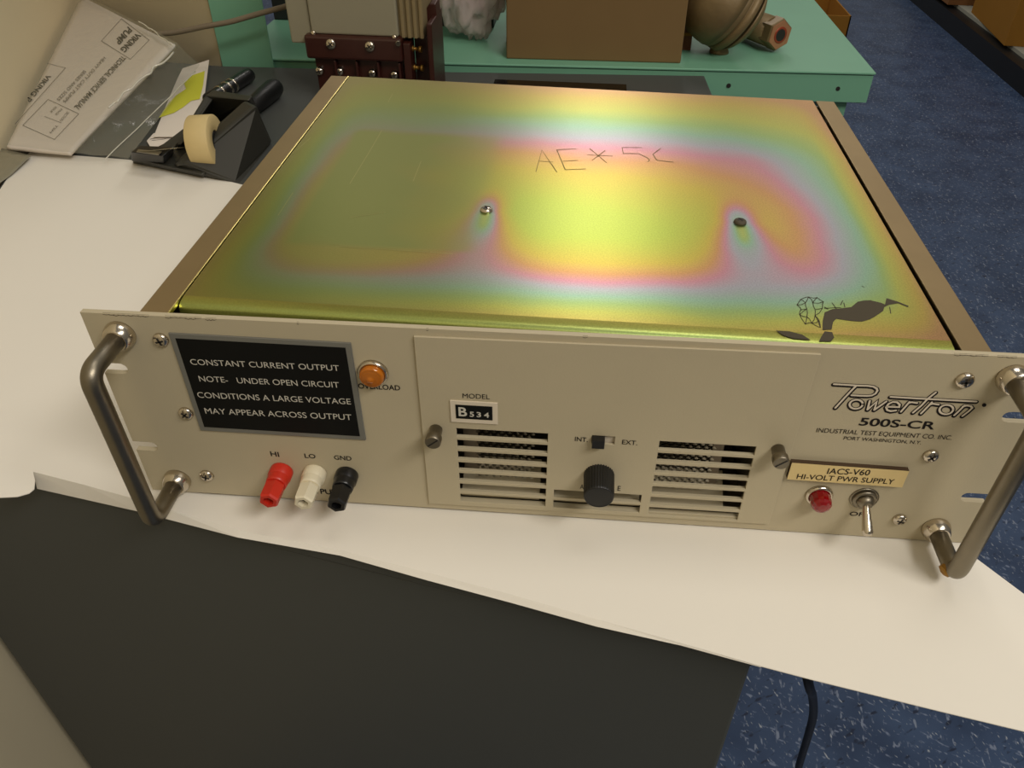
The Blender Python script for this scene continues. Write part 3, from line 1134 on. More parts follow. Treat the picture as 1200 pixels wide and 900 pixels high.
for px, py in ((511, 503), (911.5, 526)):
    c = pan(px, py, ym)
    mb = MB()
    mb.lathe(c, (0, -1, 0), [(0.0036, 0), (0.0036, 0.0058), (0.0042, 0.0062), (0.0044, 0.0068), (0.0044, 0.0106), (0.0040, 0.0112)], 24, 0)
    f = c+Vector((0, -0.0113, 0))
    d = Vector((0.75, 0, 0.66))*0.0037
    s = Vector((-0.66, 0, 0.75))*0.00045
    mb.add([f-d-s, f+d-s, f+d+s, f-d+s], [(0, 1, 2, 3)], 1)
    mb.build('thumbscrew', [M_STEEL, M_DARKM], module)

# selector knob
c = pan(702, 556.5, ym)
mb = MB()
NF = 34
mb.lathe(c, (0, -1, 0), [(0.0086, 0), (0.0086, 0.0008), (0.0084, 0.0155), (0.0080, 0.0170), (0.0074, 0.0174), (0.0070, 0.0171)], NF*4, 0, True,
         rf=lambda k, h: 1.0 if h > 0.0165 else (1.0 if k % 4 in (0, 1) else 0.935))
mb.build('selector_knob', M_KNOB, module)

# slide switch
mb = MB()
sx0, sx1, sz0, sz1 = S
mb.box((sx0-0.002, 0.0007, sz0-0.002), (sx1+0.002, 0.0012, sz1+0.002), 1)
mid = sx0+(sx1-sx0)*0.56
mb.box((sx0+0.0002, ym-0.0042, sz0+0.0001), (mid, 0.0007, sz1-0.0001), 0)
mb.build('slide_switch', [M_BLACK, M_PANELLT], module, bevel=0.0003)

# --- binding posts
for nm, px, m_, lab in (('red', (330.5, 551.5), M_RED, 'red binding post'), ('white', (369.5, 553.5), M_WHITE, 'white binding post'), ('black', (407, 556), M_BLACK, 'black binding post')):
    c = pan(*px)
    mb = MB()
    mb.lathe(c, (0, -1, 0), [(0.0066, 0), (0.0067, 0.0006), (0.0066, 0.0058), (0.0062, 0.0062), (0.0062, 0.0066), (0.0060, 0.0100), (0.0057, 0.0118)], 28, 0)
    mb.lathe(c+Vector((0, -0.0112, 0)), (0, -1, 0), [(0.0052, 0), (0.0059, 0.0016), (0.0058, 0.0118), (0.0051, 0.0130), (0.0031, 0.0130), (0.0029, 0.0085)], 6, 0, smooth=False, ph=0.26)
    mb.lathe(c+Vector((0, -0.0180, 0)), (0, -1, 0), [(0.0014, 0), (0.0013, 0.0035)], 12, 1)
    b = mb.build('binding_post', [m_, M_DARKM if nm != 'red' else M_STEEL], ps)
    b['label'] = lab

# --- lamps
c = pan(437.5, 436)
lampo = MB().lathe(c, (0, -1, 0), [(0.0080, 0), (0.0080, 0.0016), (0.0074, 0.0024), (0.0064, 0.0026), (0.0062, 0.0012)], 36).build('overload_lamp', M_CHROME, ps)
lampo['label'] = 'amber indicator lamp'
MB().lathe(c, (0, -1, 0), [(0.0064, 0.001), (0.0064, 0.0044), (0.0060, 0.0052), (0.0054, 0.0056), (0.0050, 0.0053), (0.0043, 0.0062), (0.0038, 0.0059), (0.0030, 0.0067), (0.0025, 0.0064), (0.0014, 0.0076), (0.0002, 0.0078)], 32).build('amber_lens', M_AMBER, lampo)
c = pan(959.6, 580)
lampr = MB().lathe(c, (0, -1, 0), [(0.0077, 0), (0.0076, 0.0012), (0.0068, 0.0022), (0.0058, 0.0022), (0.0056, 0.001)], 36).build('pilot_lamp', M_CHROME, ps)
lampr['label'] = 'red pilot lamp'
MB().lathe(c, (0, -1, 0), [(0.0058, 0.001), (0.0058, 0.0062), (0.0055, 0.0080), (0.0045, 0.0094), (0.0028, 0.0102), (0.0004, 0.0105)], 12, 0, False).build('red_lens', M_REDLENS, lampr)

# --- toggle switch
c = pan(1012.5, 583.5)
tog = MB()
tog.lathe(c, (0, -1, 0), [(0.0080, 0), (0.0080, 0.0006), (0.0072, 0.0009)], 32, 0)
tog.lathe(c+Vector((0, -0.0009, 0)), (0, -1, 0), [(0.0068, 0), (0.0068, 0.0012), (0.0062, 0.0018), (0.0050, 0.0018)], 28, 0)
tog.lathe(c+Vector((0, -0.0027, 0)), (0, -1, 0), [(0.0048, 0), (0.0048, 0.0010), (0.0036, 0.0028), (0.0022, 0.0036)], 28, 0)
tg = tog.build('toggle_switch', M_STEEL, ps)
d = Vector((0.02, -0.80, -0.60)).normalized()
c2 = c+Vector((0, -0.0042, 0))
MB().lathe(c2, d, [(0.0019, 0), (0.0021, 0.002), (0.0030, 0.0148), (0.0029, 0.0164), (0.0021, 0.0176), (0.0006, 0.0180)], 24).build('bat_lever', M_CHROME, tg)

# --- engraved label strip
yl = -0.0028
Q = [pan(928.5, 543.5, yl), pan(1066.4, 551.5, yl), pan(1056.5, 571, yl), pan(921, 562.5, yl)]
x0, x1, z0, z1 = rect(Q)
mb = MB()
tilt = 0.0008
loop = [Vector((x0, yl, z0+tilt)), Vector((x1, yl, z0-tilt*0.2)), Vector((x1, yl, z1-tilt*0.2)), Vector((x0, yl, z1+tilt))]
mb.prism(loop, (0, 0.0028, 0), mi=1)
mb.poly([p+Vector((0, -0.00012, 0))+Vector((0, 0, 0)) for p in loop], 0)
lab = mb.build('label_strip', [M_LABEL, M_LABELEDGE], ps)
lab['label'] = 'gold coloured label strip'
mb = MB()
def ls(x, y): return (920+x/7.5, 530+y/7.5)
ptext(mb, 'IACS-V60', ls(366, 190), ls(738, 205), ls(378, 140), yl-0.0003, 0, 0.008)
ptext(mb, 'HI-VOLT PWR SUPPLY', ls(98, 234), ls(950, 282), ls(108, 190), yl-0.0003, 0, 0.006)
mb.build('label_lettering', M_INK, lab)

# ================================================================== THINGS LEFT OF THE SUPPLY


def patch(px, n=14, thick=0.0, sag=0.0):
    """four-cornered sheet; px = [(u,v,z)] near-left, near-right, far-right, far-left on the bench"""
    a, b, c, d = (on(u, v, 2, z) for u, v, z in px)
    mbx = MB()
    vs, fs = [], []
    for j in range(n+1):
        for i in range(n+1):
            u, v = i/n, j/n
            p = (a*(1-u)+b*u)*(1-v)+(d*(1-u)+c*u)*v
            p = p+Vector((0, 0, sag*math.sin(math.pi*u)*math.sin(math.pi*v)))
            vs.append(p)
    m = (n+1)
    for j in range(n):
        for i in range(n):
            fs.append((j*m+i, j*m+i+1, (j+1)*m+i+1, (j+1)*m+i))
    if thick:
        k = len(vs)
        vs2 = vs+[p-Vector((0, 0, thick)) for p in vs]
        f2 = fs+[tuple(q+k for q in f[::-1]) for f in fs]
        edge = [i for i in range(m)]+[j*m+n for j in range(1, m)]+[n*m+i for i in range(n-1, -1, -1)]+[j*m for j in range(n-1, 0, -1)]
        for q in range(len(edge)):
            e0, e1 = edge[q], edge[(q+1) % len(edge)]
            f2.append((e0, e0+k, e1+k, e1))
        mbx.add(vs2, f2, 0, True)
    else:
        mbx.add(vs, fs, 0, True)
    def at(u, v, dz=0.0006):
        p = (a*(1-u)+b*u)*(1-v)+(d*(1-u)+c*u)*v
        return p+Vector((0, 0, sag*math.sin(math.pi*u)*math.sin(math.pi*v)+dz))
    return mbx, at


ZTR = 0.056
man = thing('service_manual', 'white printed pump service manual lying against the left wall inside a clear bag', 'manual', on(40, 150, 2, 0.0))
PXM = [(8, 171.5, 0.010), (82, 178.5, 0.008), (205, 52, ZTR), (96, -4, 0.042)]
mm, _ = patch(PXM, 16, 0.004)
mm.build('booklet', M_MANUAL, man)
NM = None
A_, B_, C_, D_ = (on(u, v, 2, z) for u, v, z in PXM)


def onman(u, v):
    # find the point of the bilinear page that lies at pixel (u, v)
    s, t = 0.5, 0.5
    def P(s, t): return (A_*(1-s)+B_*s)*(1-t)+(D_*(1-s)+C_*s)*t
    def pr(p):
        q = p-CAM
        z = q.dot(FWD)
        return PPX+FPX*q.dot(RT)/z, PPY-FPX*q.dot(UP)/z
    for _ in range(25):
        x, y = pr(P(s, t))
        e = 1e-4
        xs, ys = pr(P(s+e, t))
        xt, yt_ = pr(P(s, t+e))
        a, b, c, d = (xs-x)/e, (xt-x)/e, (ys-y)/e, (yt_-y)/e
        det = a*d-b*c
        rx, ry = u-x, v-y
        s += (d*rx-b*ry)/det
        t += (a*ry-c*rx)/det
    p = P(s, t)
    n = (B_-A_).cross(D_-A_).normalized()
    return p+n*0.0007


def mline(mbx, pts, wd=0.0007, mi=0):
    n = (B_-A_).cross(D_-A_).normalized()
    mbx.ribbon([onman(*p) for p in pts], wd, n, mi)


def mtext(mbx, body, bl, br, tl, mi=0, bold=0.0):
    text(mbx, body, onman(*bl), onman(*br), onman(*tl), mi, bold)


mb = MB()
mline(mb, [(142.5, 22.5), (175, 47.5), (153, 70), (119, 48.5), (142.5, 22.5)], 0.0007, 1)
mtext(mb, 'VIKING', (160, 38.5), (140.5, 58), (166, 42.5), 0, 0.03)
mtext(mb, 'PUMP', (150, 31.5), (134.5, 48), (155.5, 36.5), 0, 0.03)
mtext(mb, 'TECHNICAL SERVICE MANUAL', (143, 65.5), (86.6, 126), (148, 69), 0, 0.01)
mtext(mb, 'HEAVY DUTY CAST PUMPS', (121.5, 67), (73.5, 119), (124.5, 69), 1, 0.0)
mtext(mb, 'SERIES AND SIZES', (98.5, 82.5), (66.5, 117), (101.5, 84.5), 1, 0.0)
mline(mb, [(55.5, 74.8), (77, 80), (18, 146)], 0.0007, 1)
mtext(mb, 'VIKING P', (55.5, 87.5), (30, 118), (60.5, 90), 0, 0.03)
mline(mb, [(56.5, 117), (92.5, 134), (64, 164), (27, 147.5), (56.5, 117)], 0.0007, 1)
mline(mb, [(52.5, 137), (72, 144.5)], 0.0006, 1)
mtext(mb, 'SECTION', (79, 131), (70, 141.5), (81.5, 132.5), 1)
mtext(mb, 'PAGE', (71.5, 127.5), (64.5, 134.5), (73.5, 129), 1)
mtext(mb, 'ISSUE', (65, 125), (58.5, 131.5), (67, 126.5), 1)
mtext(mb, 'TSM', (66.5, 146.5), (58, 155.5), (68.5, 148), 1)
mb.build('print', [M_INK, M_GREYINK], man)

# bag round the manual
mb = MB()
bp = [(-2, 220, 0.0006), (40, 172, 0.016), (86, 180, 0.014), (140, 184, 0.006), (183, 187, 0.003), (218, 120, 0.012), (243, 76, 0.022), (207, 50, ZTR+0.008), (150, 12, ZTR+0.008), (98, -6, 0.05), (10, 168, 0.016)]
cen = (128, 100, 0.040)
bot = []
P3 = [on(u, v, 2, z) for u, v, z in bp]
def bag_z(p, base):
    return base+0.0022*noise.noise((p.x*34, p.y*34, 4.0))
rows = []
NB = 26
g = [(8, 176, 0.014), (183, 187, 0.003), (243, 76, 0.020), (98, -6, 0.05)]
g2 = [(8, 170.5, 0.0135), (86, 180, 0.0125), (207, 50, ZTR+0.006), (96, -6, 0.0475)]
vs, fs = [], []
a, b, c, d = (on(u, v, 2, z) for u, v, z in g2)
e, f = on(150, 186, 2, 0.003), on(234, 76, 2, 0.022)
for j in range(NB+1):
    v = j/NB
    L, R_, E_ = a*(1-v)+d*v, b*(1-v)+c*v, e*(1-v)+f*v
    for i in range(NB*2+1):
        u = i/(NB*2)
        p = L*(1-u/0.55)+R_*(u/0.55) if u < 0.55 else R_*(1-(u-0.55)/0.45)+E_*((u-0.55)/0.45)
        k = 0.0011 if u < 0.52 else 0.0035*math.sin(math.pi*min(1, max(0, (u-0.5)/0.5)))
        q = p+Vector((0, 0, k*noise.noise((p.x*45, p.y*30, 2.0))+(0.001 if u < 0.52 else 0)))
        q.z = max(q.z, 0.0012)
        vs.append(q)
m = NB*2+1
for j in range(NB):
    for i in range(m-1):
        fs.append((j*m+i, j*m+i+1, (j+1)*m+i+1, (j+1)*m+i))
mb.add(vs, fs, 0, True)
bagt = thing('plastic_bag', '', 'bag', on(120, 120, 2, 0.0))
mb.build('film', M_BAG, bagt)
def bagz(px, py, z0, z1, t): return on(px, py, 2, z0+(z1-z0)*t)
random.seed(5)
for (xa, ya, za), (xb, yb, zb), rr_, jit in (((203, 60, 0.058), (126, 128, 0.036), 0.0011, 2.2), ((229, 84, 0.022), (124, 186, 0.008), 0.0006, 0.4), ((163, 25, 0.062), (203, 53, 0.060), 0.0009, 0.8)):
    sp = []
    for k in range(12):
        t = k/11
        sp.append(on(xa+(xb-xa)*t+random.uniform(-jit, jit), ya+(yb-ya)*t+random.uniform(-jit, jit), 2, za+(zb-za)*t))
    MB().tube(smooth_path(sp, 4), rr_, 8).build('seam_highlight', M_SEAMHILITE, bagt)  # pale tubes added as highlights along the bag's creases and seam
ob = bagt
tag(ob, 'clear plastic bag over the service manual at the left wall', 'bag')
# folded end of the bag sticking out below the manual
mb, _ = patch([(-25, 232, 0.0004), (14, 204, 0.0004), (36, 182, 0.004), (-4, 172, 0.006)], 8, 0.0006, 0.002)
tag(mb.build('plastic_sleeve', mat_clear('grey_polythene', rgb(150, 144, 122), 0.8, 0.25)), 'greyish plastic sleeve end lying left of the white paper', 'sleeve')

# note sheets with yellow highlighter
nt_ = thing('note_sheet', 'white note sheet with a yellow highlighter patch beside the tape dispenser', 'paper', on(210, 130, 2, BZ))
mb = MB()
P = [on(x, y, 2, 0.0035) for x, y in ((245, 70), (240, 110), (231, 152), (222, 160), (180, 160), (196, 120), (208, 92), (214, 80))]
mb.prism(P, (0, 0, -0.0006))
mb.build('sheet', M_MANUAL, nt_)
mb = MB()
mb.poly([on(x, y, 2, 0.0041) for x, y in ((186, 138), (198, 120), (206, 112), (218, 104), (215, 96), (226, 88), (240, 83), (238, 100), (234, 116), (224, 118), (214, 126), (204, 132))])
mb.build('highlighter_patch', M_YELLOW, nt_)
mb = MB()
P = [on(x, y, 2, 0.0008) for x, y in ((230, 152), (206, 174), (176, 172), (172, 165), (180, 156), (205, 158))]
mb.prism(P, (0, 0, -0.0005))
mb.ribbon([on(x, y, 2, 0.0011) for x, y in ((176, 163), (190, 160), (204, 156.5))], 0.0012, (0, 0, 1), 1)
mb.ribbon([on(x, y, 2, 0.0011) for x, y in ((178, 164.5), (192, 163), (205, 158))], 0.0008, (0, 0, 1), 1)
tag(mb.build('receipt', [M_MANUAL, M_GREYINK]), 'small white slip with dark lines in front of the yellow marked sheet', 'paper')

# tape dispenser
td = thing('tape_dispenser', 'charcoal desk tape dispenser with a roll of beige tape', 'tape dispenser', on(240, 190, 2, BZ))
def tdp(px, py, z): return on(px, py, 2, z)
mb = MB()
nl, nr = tdp(154, 191, BZ), tdp(196, 197, BZ)
bb = [tdp(154, 191, BZ), tdp(240, 209, BZ), tdp(286, 178, BZ), tdp(300, 140, BZ), tdp(232, 140, BZ), tdp(190, 172, BZ)]
tt = [tdp(156, 186, 0.010), tdp(238, 204, 0.008), tdp(284, 174, 0.008), tdp(299, 136, 0.010), tdp(234, 136, 0.010), tdp(192, 168, 0.010)]
mb.hexa(bb, tt)
mb.build('base', M_DISP, td, bevel=0.002)
mb = MB()
mb.hexa([tdp(196, 200, BZ), tdp(279, 216, BZ), tdp(320, 168, BZ), tdp(296, 146, BZ)], [tdp(205, 190, 0.016), tdp(213, 193, 0.015), tdp(302, 123, 0.056), tdp(287, 116, 0.056)])
mb.build('side_wall', M_DISP, td, bevel=0.005)
mb = MB()
mb.hexa([tdp(236, 146, 0.0), tdp(300, 146, 0.0), tdp(306, 134, 0.0), tdp(246, 132, 0.0)], [tdp(240, 112, 0.05), tdp(292, 118, 0.056), tdp(296, 112, 0.056), tdp(250, 105, 0.05)])
mb.hexa([tdp(202, 176, 0.004), tdp(209, 178, 0.004), tdp(250, 140, 0.004), tdp(240, 140, 0.004)], [tdp(206, 168, 0.02), tdp(212, 170, 0.02), tdp(254, 110, 0.05), tdp(240, 112, 0.05)])
mb.build('cradle', M_DISP, td, bevel=0.002)
mb = MB()
mb.hexa([tdp(154, 189, 0.006), tdp(193, 194, 0.006), tdp(204, 178, 0.010), tdp(166, 172, 0.010)], [tdp(153, 178, 0.024), tdp(191, 183, 0.024), tdp(204, 172, 0.024), tdp(163, 171, 0.024)])
mb.build('nose', M_BLACK, td, bevel=0.001)
mb = MB()
mb.hexa([tdp(160, 178.4, 0.0242), tdp(186, 182, 0.0242), tdp(190, 178.5, 0.0242), tdp(162, 175.6, 0.0242)], [tdp(160, 177.6, 0.0256), tdp(186, 181, 0.0256), tdp(190, 177.5, 0.0256), tdp(162, 174.8, 0.0256)])
mb.build('cutter_strip', M_BLADE, td)
rc = tdp(241, 166, 0.028)
axr = Vector((0.99, 0.10, 0.06)).normalized()
mb = MB()
mb.lathe(rc-axr*0.0115, axr, [(0.0115, 0), (0.0262, 0), (0.0267, 0.0006), (0.0267, 0.0224), (0.0262, 0.023), (0.0115, 0.023), (0.0110, 0.0225), (0.0110, 0.0005)], 40)
mb.build('tape_roll', M_TAPE, td, bevel=0)
mb = MB()
mb.lathe(rc-axr*0.0118, axr, [(0.0108, 0), (0.0108, 0.0225), (0.004, 0.0225), (0.004, 0.015)], 24)
mb.build('tape_core', M_BLACK, td)
mb = MB()
t0, t1 = rc+Vector((-0.0235, -0.008, -0.004)), tdp(172, 177, 0.0265)
sd = axr*0.0095
mb.add([t0-sd, t0+sd, t1+sd, t1-sd], [(0, 1, 2, 3)])
mb.build('tape_strip', mat_clear('tape_strand', rgb(190, 176, 140), 0.7), td)

# dark cylindrical tool with pale bands, and a black bar
a, b = on(244, 118, 2, BZ+0.0095), on(293, 87, 2, BZ+0.0095)
fl_ = thing('penlight', 'black cylindrical penlight with three pale bands behind the tape dispenser', 'penlight', (a+b)/2-Vector((0, 0, 0.0095)))
d = (b-a).normalized()
L = (b-a).length
MB().lathe(a, d, [(0.006, 0), (0.0088, 0.002), (0.0090, 0.01), (0.0090, L-0.01), (0.0084, L-0.002), (0.006, L)], 24).build('barrel', M_BLACK, fl_)
for k in (0.24, 0.40, 0.52):
    MB().lathe(a+d*L*k, d, [(0.0091, 0), (0.0094, 0.0005), (0.0094, 0.0035), (0.0091, 0.004)], 24).build('band', M_CHROME, fl_)
a, b = on(290, 130, 2, 0.010), on(324, 101, 2, 0.010)
hd = thing('screwdriver', 'black rounded tool handle pointing away right of the tape dispenser', 'tool', (a+b)/2-Vector((0, 0, 0.0122)))
d = (b-a).normalized()
L = (b-a).length
MB().lathe(a, d, [(0.006, 0), (0.0095, 0.004), (0.0115, L*0.5), (0.0122, L-0.012), (0.0108, L-0.004), (0.006, L)], 20).build('handle', M_RUBBER, hd)
MB().lathe(a-d*0.055, d, [(0.0028, 0), (0.003, 0.002), (0.003, 0.0565)], 12).build('shaft', M_STEEL, hd)

# grey cord by the partition
pts = [on(180, 40, 1, 0.735), on(205, 38, 1, 0.735), on(240, 31, 1, 0.735), on(270, 25.5, 1, 0.735), on(300, 17, 1, 0.735), on(322, 11, 1, 0.735), on(338, 6, 1, 0.74), on(352, -6, 1, 0.745)]
tag(MB().tube(smooth_path(pts), 0.0034, 10).build('cord', M_GREYCORD), 'grey cord crossing the green upright at upper left', 'cord')

# ================================================================== TERMINAL UNIT
yq = 0.655
def tp_(px, py, y=yq): return on(px, py, 1, y)
tu = thing('contactor', 'old cream electrical contactor on a dark brown terminal block behind the supply', 'contactor', (-0.27, 0.70, BZ))
bx0, bx1 = tp_(358, 60).x, tp_(471, 60).x
zt, zl = tp_(420, 44).z, tp_(420, 71.5).z
mb = MB()
mb.box((bx0, yq, zl), (bx1, yq+0.05, zt))
mb.build('terminal_ledge', M_BAKE, tu, bevel=0.003)
mb = MB()
mb.box((bx0+0.006, yq+0.012, BZ), (bx1-0.002, yq+0.078, zl))
for k in range(4):
    x = bx0+0.006+(bx1-bx0-0.012)*(k+0.5)/4+0.012
    mb.box((x, yq+0.004, BZ), (x+0.003, yq+0.012, zl-0.002))
mb.box((bx0+0.004, yq+0.004, BZ), (bx1-0.002, yq+0.012, BZ+0.010))
mb.build('terminal_block', M_BAKE, tu, bevel=0.001)
for px, py, y in ((388, 51.5, yq), (433.5, 54.5, yq)):
    pan_screw('terminal_screw', tu, tp_(px, py, y), (0, -1, 0.1), 0.0062, 0.004, [M_CHROME, M_DARKM], 0.7)
for px, py in ((375.5, 82.5), (399, 83), (437, 85), (463, 87)):
    pan_screw('terminal_screw', tu, tp_(px, py, yq+0.012), (0, -1, 0.1), 0.0056, 0.007, [M_CHROME, M_DARKM], 0.2)
cx0, cx1 = tp_(361, 30).x, tp_(464, 30).x
mb = MB()
mb.box((cx0, yq+0.008, zt), (cx1, yq+0.075, zt+0.10))
mb.build('housing', M_CREAM, tu, bevel=0.002)
mb = MB()
mb.box((cx1, yq+0.014, zt-0.002), (cx1+0.030, yq+0.075, zt+0.10))
for k in range(4):
    mb.box((cx1+0.003+k*0.0075, yq+0.011, zt-0.002), (cx1+0.0075+k*0.0075, yq+0.014, zt+0.10))
mb.build('winding', M_CREAMD, tu, bevel=0.001)
mb = MB()
zc = tp_(340, 54).z
mb.box((tp_(334, 30).x, yq+0.012, zc), (cx0-0.0008, yq+0.07, zc+0.13))
mb.build('side_cover', M_CREAM, tu, bevel=0.002)
for px, py in ((367.5, 38.5), (462.5, 43.5)):
    p = tp_(px, py, yq+0.007)
    MB().lathe(p, (0, -1, 0.2), [(0.003, 0), (0.003, 0.002), (0.0015, 0.003)], 12).build('rivet', M_CHROME, tu)
wx0, wx1 = bx1+0.0004, tp_(507, 60).x
mb = MB()
mb.box((wx0, yq+0.004, BZ), (wx0+0.009, yq+0.03, zt-0.006))
mb.box((wx1-0.006, yq+0.002, BZ), (wx1, yq+0.078, tp_(505, 29).z))
mb.box((wx0+0.009, yq+0.03, BZ), (wx1-0.006, yq+0.078, tp_(490, 40).z))
z2 = tp_(500, 15).z
mb.prism([(wx0, yq+0.040, zt-0.004), (wx1, yq+0.040, tp_(505, 29).z-0.004), (wx1-0.001, yq+0.040, z2), (wx1-0.008, yq+0.040, z2), (wx1-0.022, yq+0.040, zt+0.012)], (0, 0.03, 0))
mb.build('side_terminal_block', M_BAKE, tu, bevel=0.001)
for px, py in ((487, 57), (489, 79)):
    p = tp_(px, py, yq+0.02)
    mb = MB()
    mb.lathe(p+Vector((-0.006, 0, 0)), (1, -0.15, 0), [(0.0035, 0), (0.0035, 0.004), (0.0022, 0.004), (0.0022, 0.011), (0.004, 0.011), (0.004, 0.014)], 12)
    mb.build('side_terminal_screw', M_BRASS, tu)
p = tp_(466.5, 50.5, yq-0.001)
MB().lathe(p, (0.3, -1, 0), [(0.0034, 0), (0.003, 0.003)], 12).build('corner_screw', M_CHROME, tu)

# ================================================================== THINGS ON THE GREEN TABLE
GZ = 0.006
# pinkish crumpled bag
mb = MB()
bm = bmesh.new()
bmesh.ops.create_icosphere(bm, subdivisions=5, radius=1)
c = Vector((-0.170, 0.918, 0.118))
vs = []
for v in bm.verts:
    n = v.co.normalized()
    w3 = Vector((n.x*2.0, n.y*1.4, n.z*0.35+0.25*n.x))
    k = 0.90+0.14*noise.noise(w3*2.0+Vector((3, 1, 2)))+0.26*(0.5-abs(noise.noise(w3*3+Vector((1, 5, 2)))))+0.025*(0.5-abs(noise.noise(n*9)))
    e = 1.0 if n.z > 0 else 0.9
    p = Vector((n.x*0.063, n.y*0.040, n.z*0.120*e))*k+c
    p.x = min(p.x, -0.116)
    p.z = max(p.z, GZ+0.0004)
    vs.append(p)
mb.add(vs, [[x.index for x in f.verts] for f in bm.faces], 0, True)
bm.free()
tag(mb.build('crumpled_bag', M_PINKBAG), 'crumpled pinkish translucent plastic bag beside the large carton on the green table', 'bag')

# black box added to fill a dark area behind the bag
mb = MB()
mb.box((-0.488, 0.978, GZ), (-0.141, 1.17, 0.20))
mb.box((-0.490, 0.975, 0.20), (-0.138, 1.173, 0.206))
tag(mb.build('dark_filler_box', mat('dark_filler', rgb(24, 26, 24), 0.5), bevel=0.002), 'black box added to fill the dark area at the back of the green table behind the contactor', 'case')

# large carton


def carton(name, label, x0, x1, y0, y1, z0, z1, material, rot=0.0, group=None, flap=True):
    piv = ((x0+x1)/2, (y0+y1)/2, 0)
    t = thing(name, label, 'box', (piv[0], piv[1], z0), group)
    MB().box((x0, y0, z0), (x1, y1, z1), 0, rot, piv).build('carton_body', material, t, bevel=0.002)
    mbx = MB()
    ym_ = (y0+y1)/2
    mbx.box((x0+0.001, y0+0.001, z1), (x1-0.001, ym_-0.001, z1+0.003), 0, rot, piv)
    mbx.box((x0+0.001, ym_+0.001, z1), (x1-0.001, y1-0.001, z1+0.003), 0, rot, piv)
    mbx.build('top_flap', material, t)
    return t


carton('cardboard_box', 'plain brown cardboard box on the green table between the bag and the pump', -0.110, 0.136, 0.838, 0.962, GZ, 0.17, M_CARD, 0.045)
mb = MB()
x0, x1, y0, y1 = 0.1425, 0.158, 0.908, 1.01
mb.box((x0, y0, GZ), (x1, y1, GZ+0.055))
mb.box((x0+0.001, y0+0.001, GZ+0.055), (x1-0.001, (y0+y1)/2, GZ+0.057))
mb.box((x0-0.0005, y0-0.0003, GZ+0.02), (x1+0.0005, y0, GZ+0.024), 1)
tag(mb.build('small_carton', [mat('red_brown_card', rgb(116, 70, 46), 0.8), M_CARDDK], bevel=0.0015), 'narrow red-brown carton wedged between the big carton and the pump', 'box')

# pump
pc = on(851, 6, 1, 0.903)
pu = thing('pump', 'brown cast pump with a flange and hexagonal copper port on the green table', 'pump', (pc.x, pc.y, GZ))
ax = Vector((0.80, 0.10, -0.50)).normalized()
mb = MB()
mb.lathe(pc-ax*0.054, ax, [(0.014, -0.008), (0.034, -0.001), (0.048, 0.011), (0.0565, 0.028), (0.059, 0.045), (0.059, 0.056)], 40)
for k in range(6):
    a = k*math.pi/3+0.3
    e1 = ax.cross(Vector((0, 0, 1))).normalized()
    e2 = ax.cross(e1)
    d = e1*math.cos(a)+e2*math.sin(a)
    mb.lathe(pc-ax*0.030+d*0.036, -ax, [(0.007, -0.02), (0.0075, 0.004), (0.005, 0.008)], 14)
mb.build('casing', M_CAST, pu)
mb = MB()
mb.lathe(pc-ax*0.002, ax, [(0.056, 0), (0.0575, 0.002), (0.0575, 0.010), (0.056, 0.012), (0.053, 0.0125), (0.053, 0.0145), (0.057, 0.015), (0.057, 0.024), (0.054, 0.026)], 44)
mb.build('flange', M_CAST, pu)
mb = MB()
mb.lathe(pc+ax*0.029, ax, [(0.050, 0), (0.046, 0.006), (0.036, 0.013), (0.022, 0.018), (0.014, 0.020)], 36)
mb.build('bearing_housing', M_CAST, pu)
for k in range(8):
    a = k*math.pi/4+0.2
    e1 = ax.cross(Vector((0, 0, 1))).normalized()
    e2 = ax.cross(e1)
    d = e1*math.cos(a)+e2*math.sin(a)
    MB().lathe(pc+d*0.0515-ax*0.002, -ax, [(0.0050, 0), (0.0050, 0.005), (0.0040, 0.0065)], 6, 0, False).build('flange_bolt', M_STEEL, pu)
hx = on(914, 41, 1, 0.910)
hd_ = Vector((0.50, -0.85, 0.02)).normalized()
mb = MB()
hs = hx-hd_*0.10
mb.lathe(hs, hd_, [(0.021, 0), (0.021, 0.084)], 28)
mb.lathe(hs+hd_*0.078, hd_, [(0.0215, 0), (0.0225, 0.003), (0.0225, 0.020), (0.0212, 0.022)], 6, 0, False, ph=0.35)
mb.lathe(hs+hd_*0.1002, hd_, [(0.0205, 0), (0.0202, 0.0008)], 6, 1, False, ph=0.35)
mb.lathe(hs+hd_*0.1003, hd_, [(0.0115, 0), (0.0115, 0.0012), (0.0100, 0.0012)], 24, 2)
mb.lathe(hs+hd_*0.1003, hd_, [(0.0085, 0), (0.0085, 0.0014)], 20, 3)
mb.build('port', [M_CAST, M_COPPER, M_COPPERIN, M_DARKM], pu)
MB().lathe(Vector((pc.x, pc.y, GZ)), (0, 0, 1), [(0.014, 0), (0.014, 0.003), (0.012, 0.006), (0.012, 0.03)], 24).build('foot', M_CAST, pu)

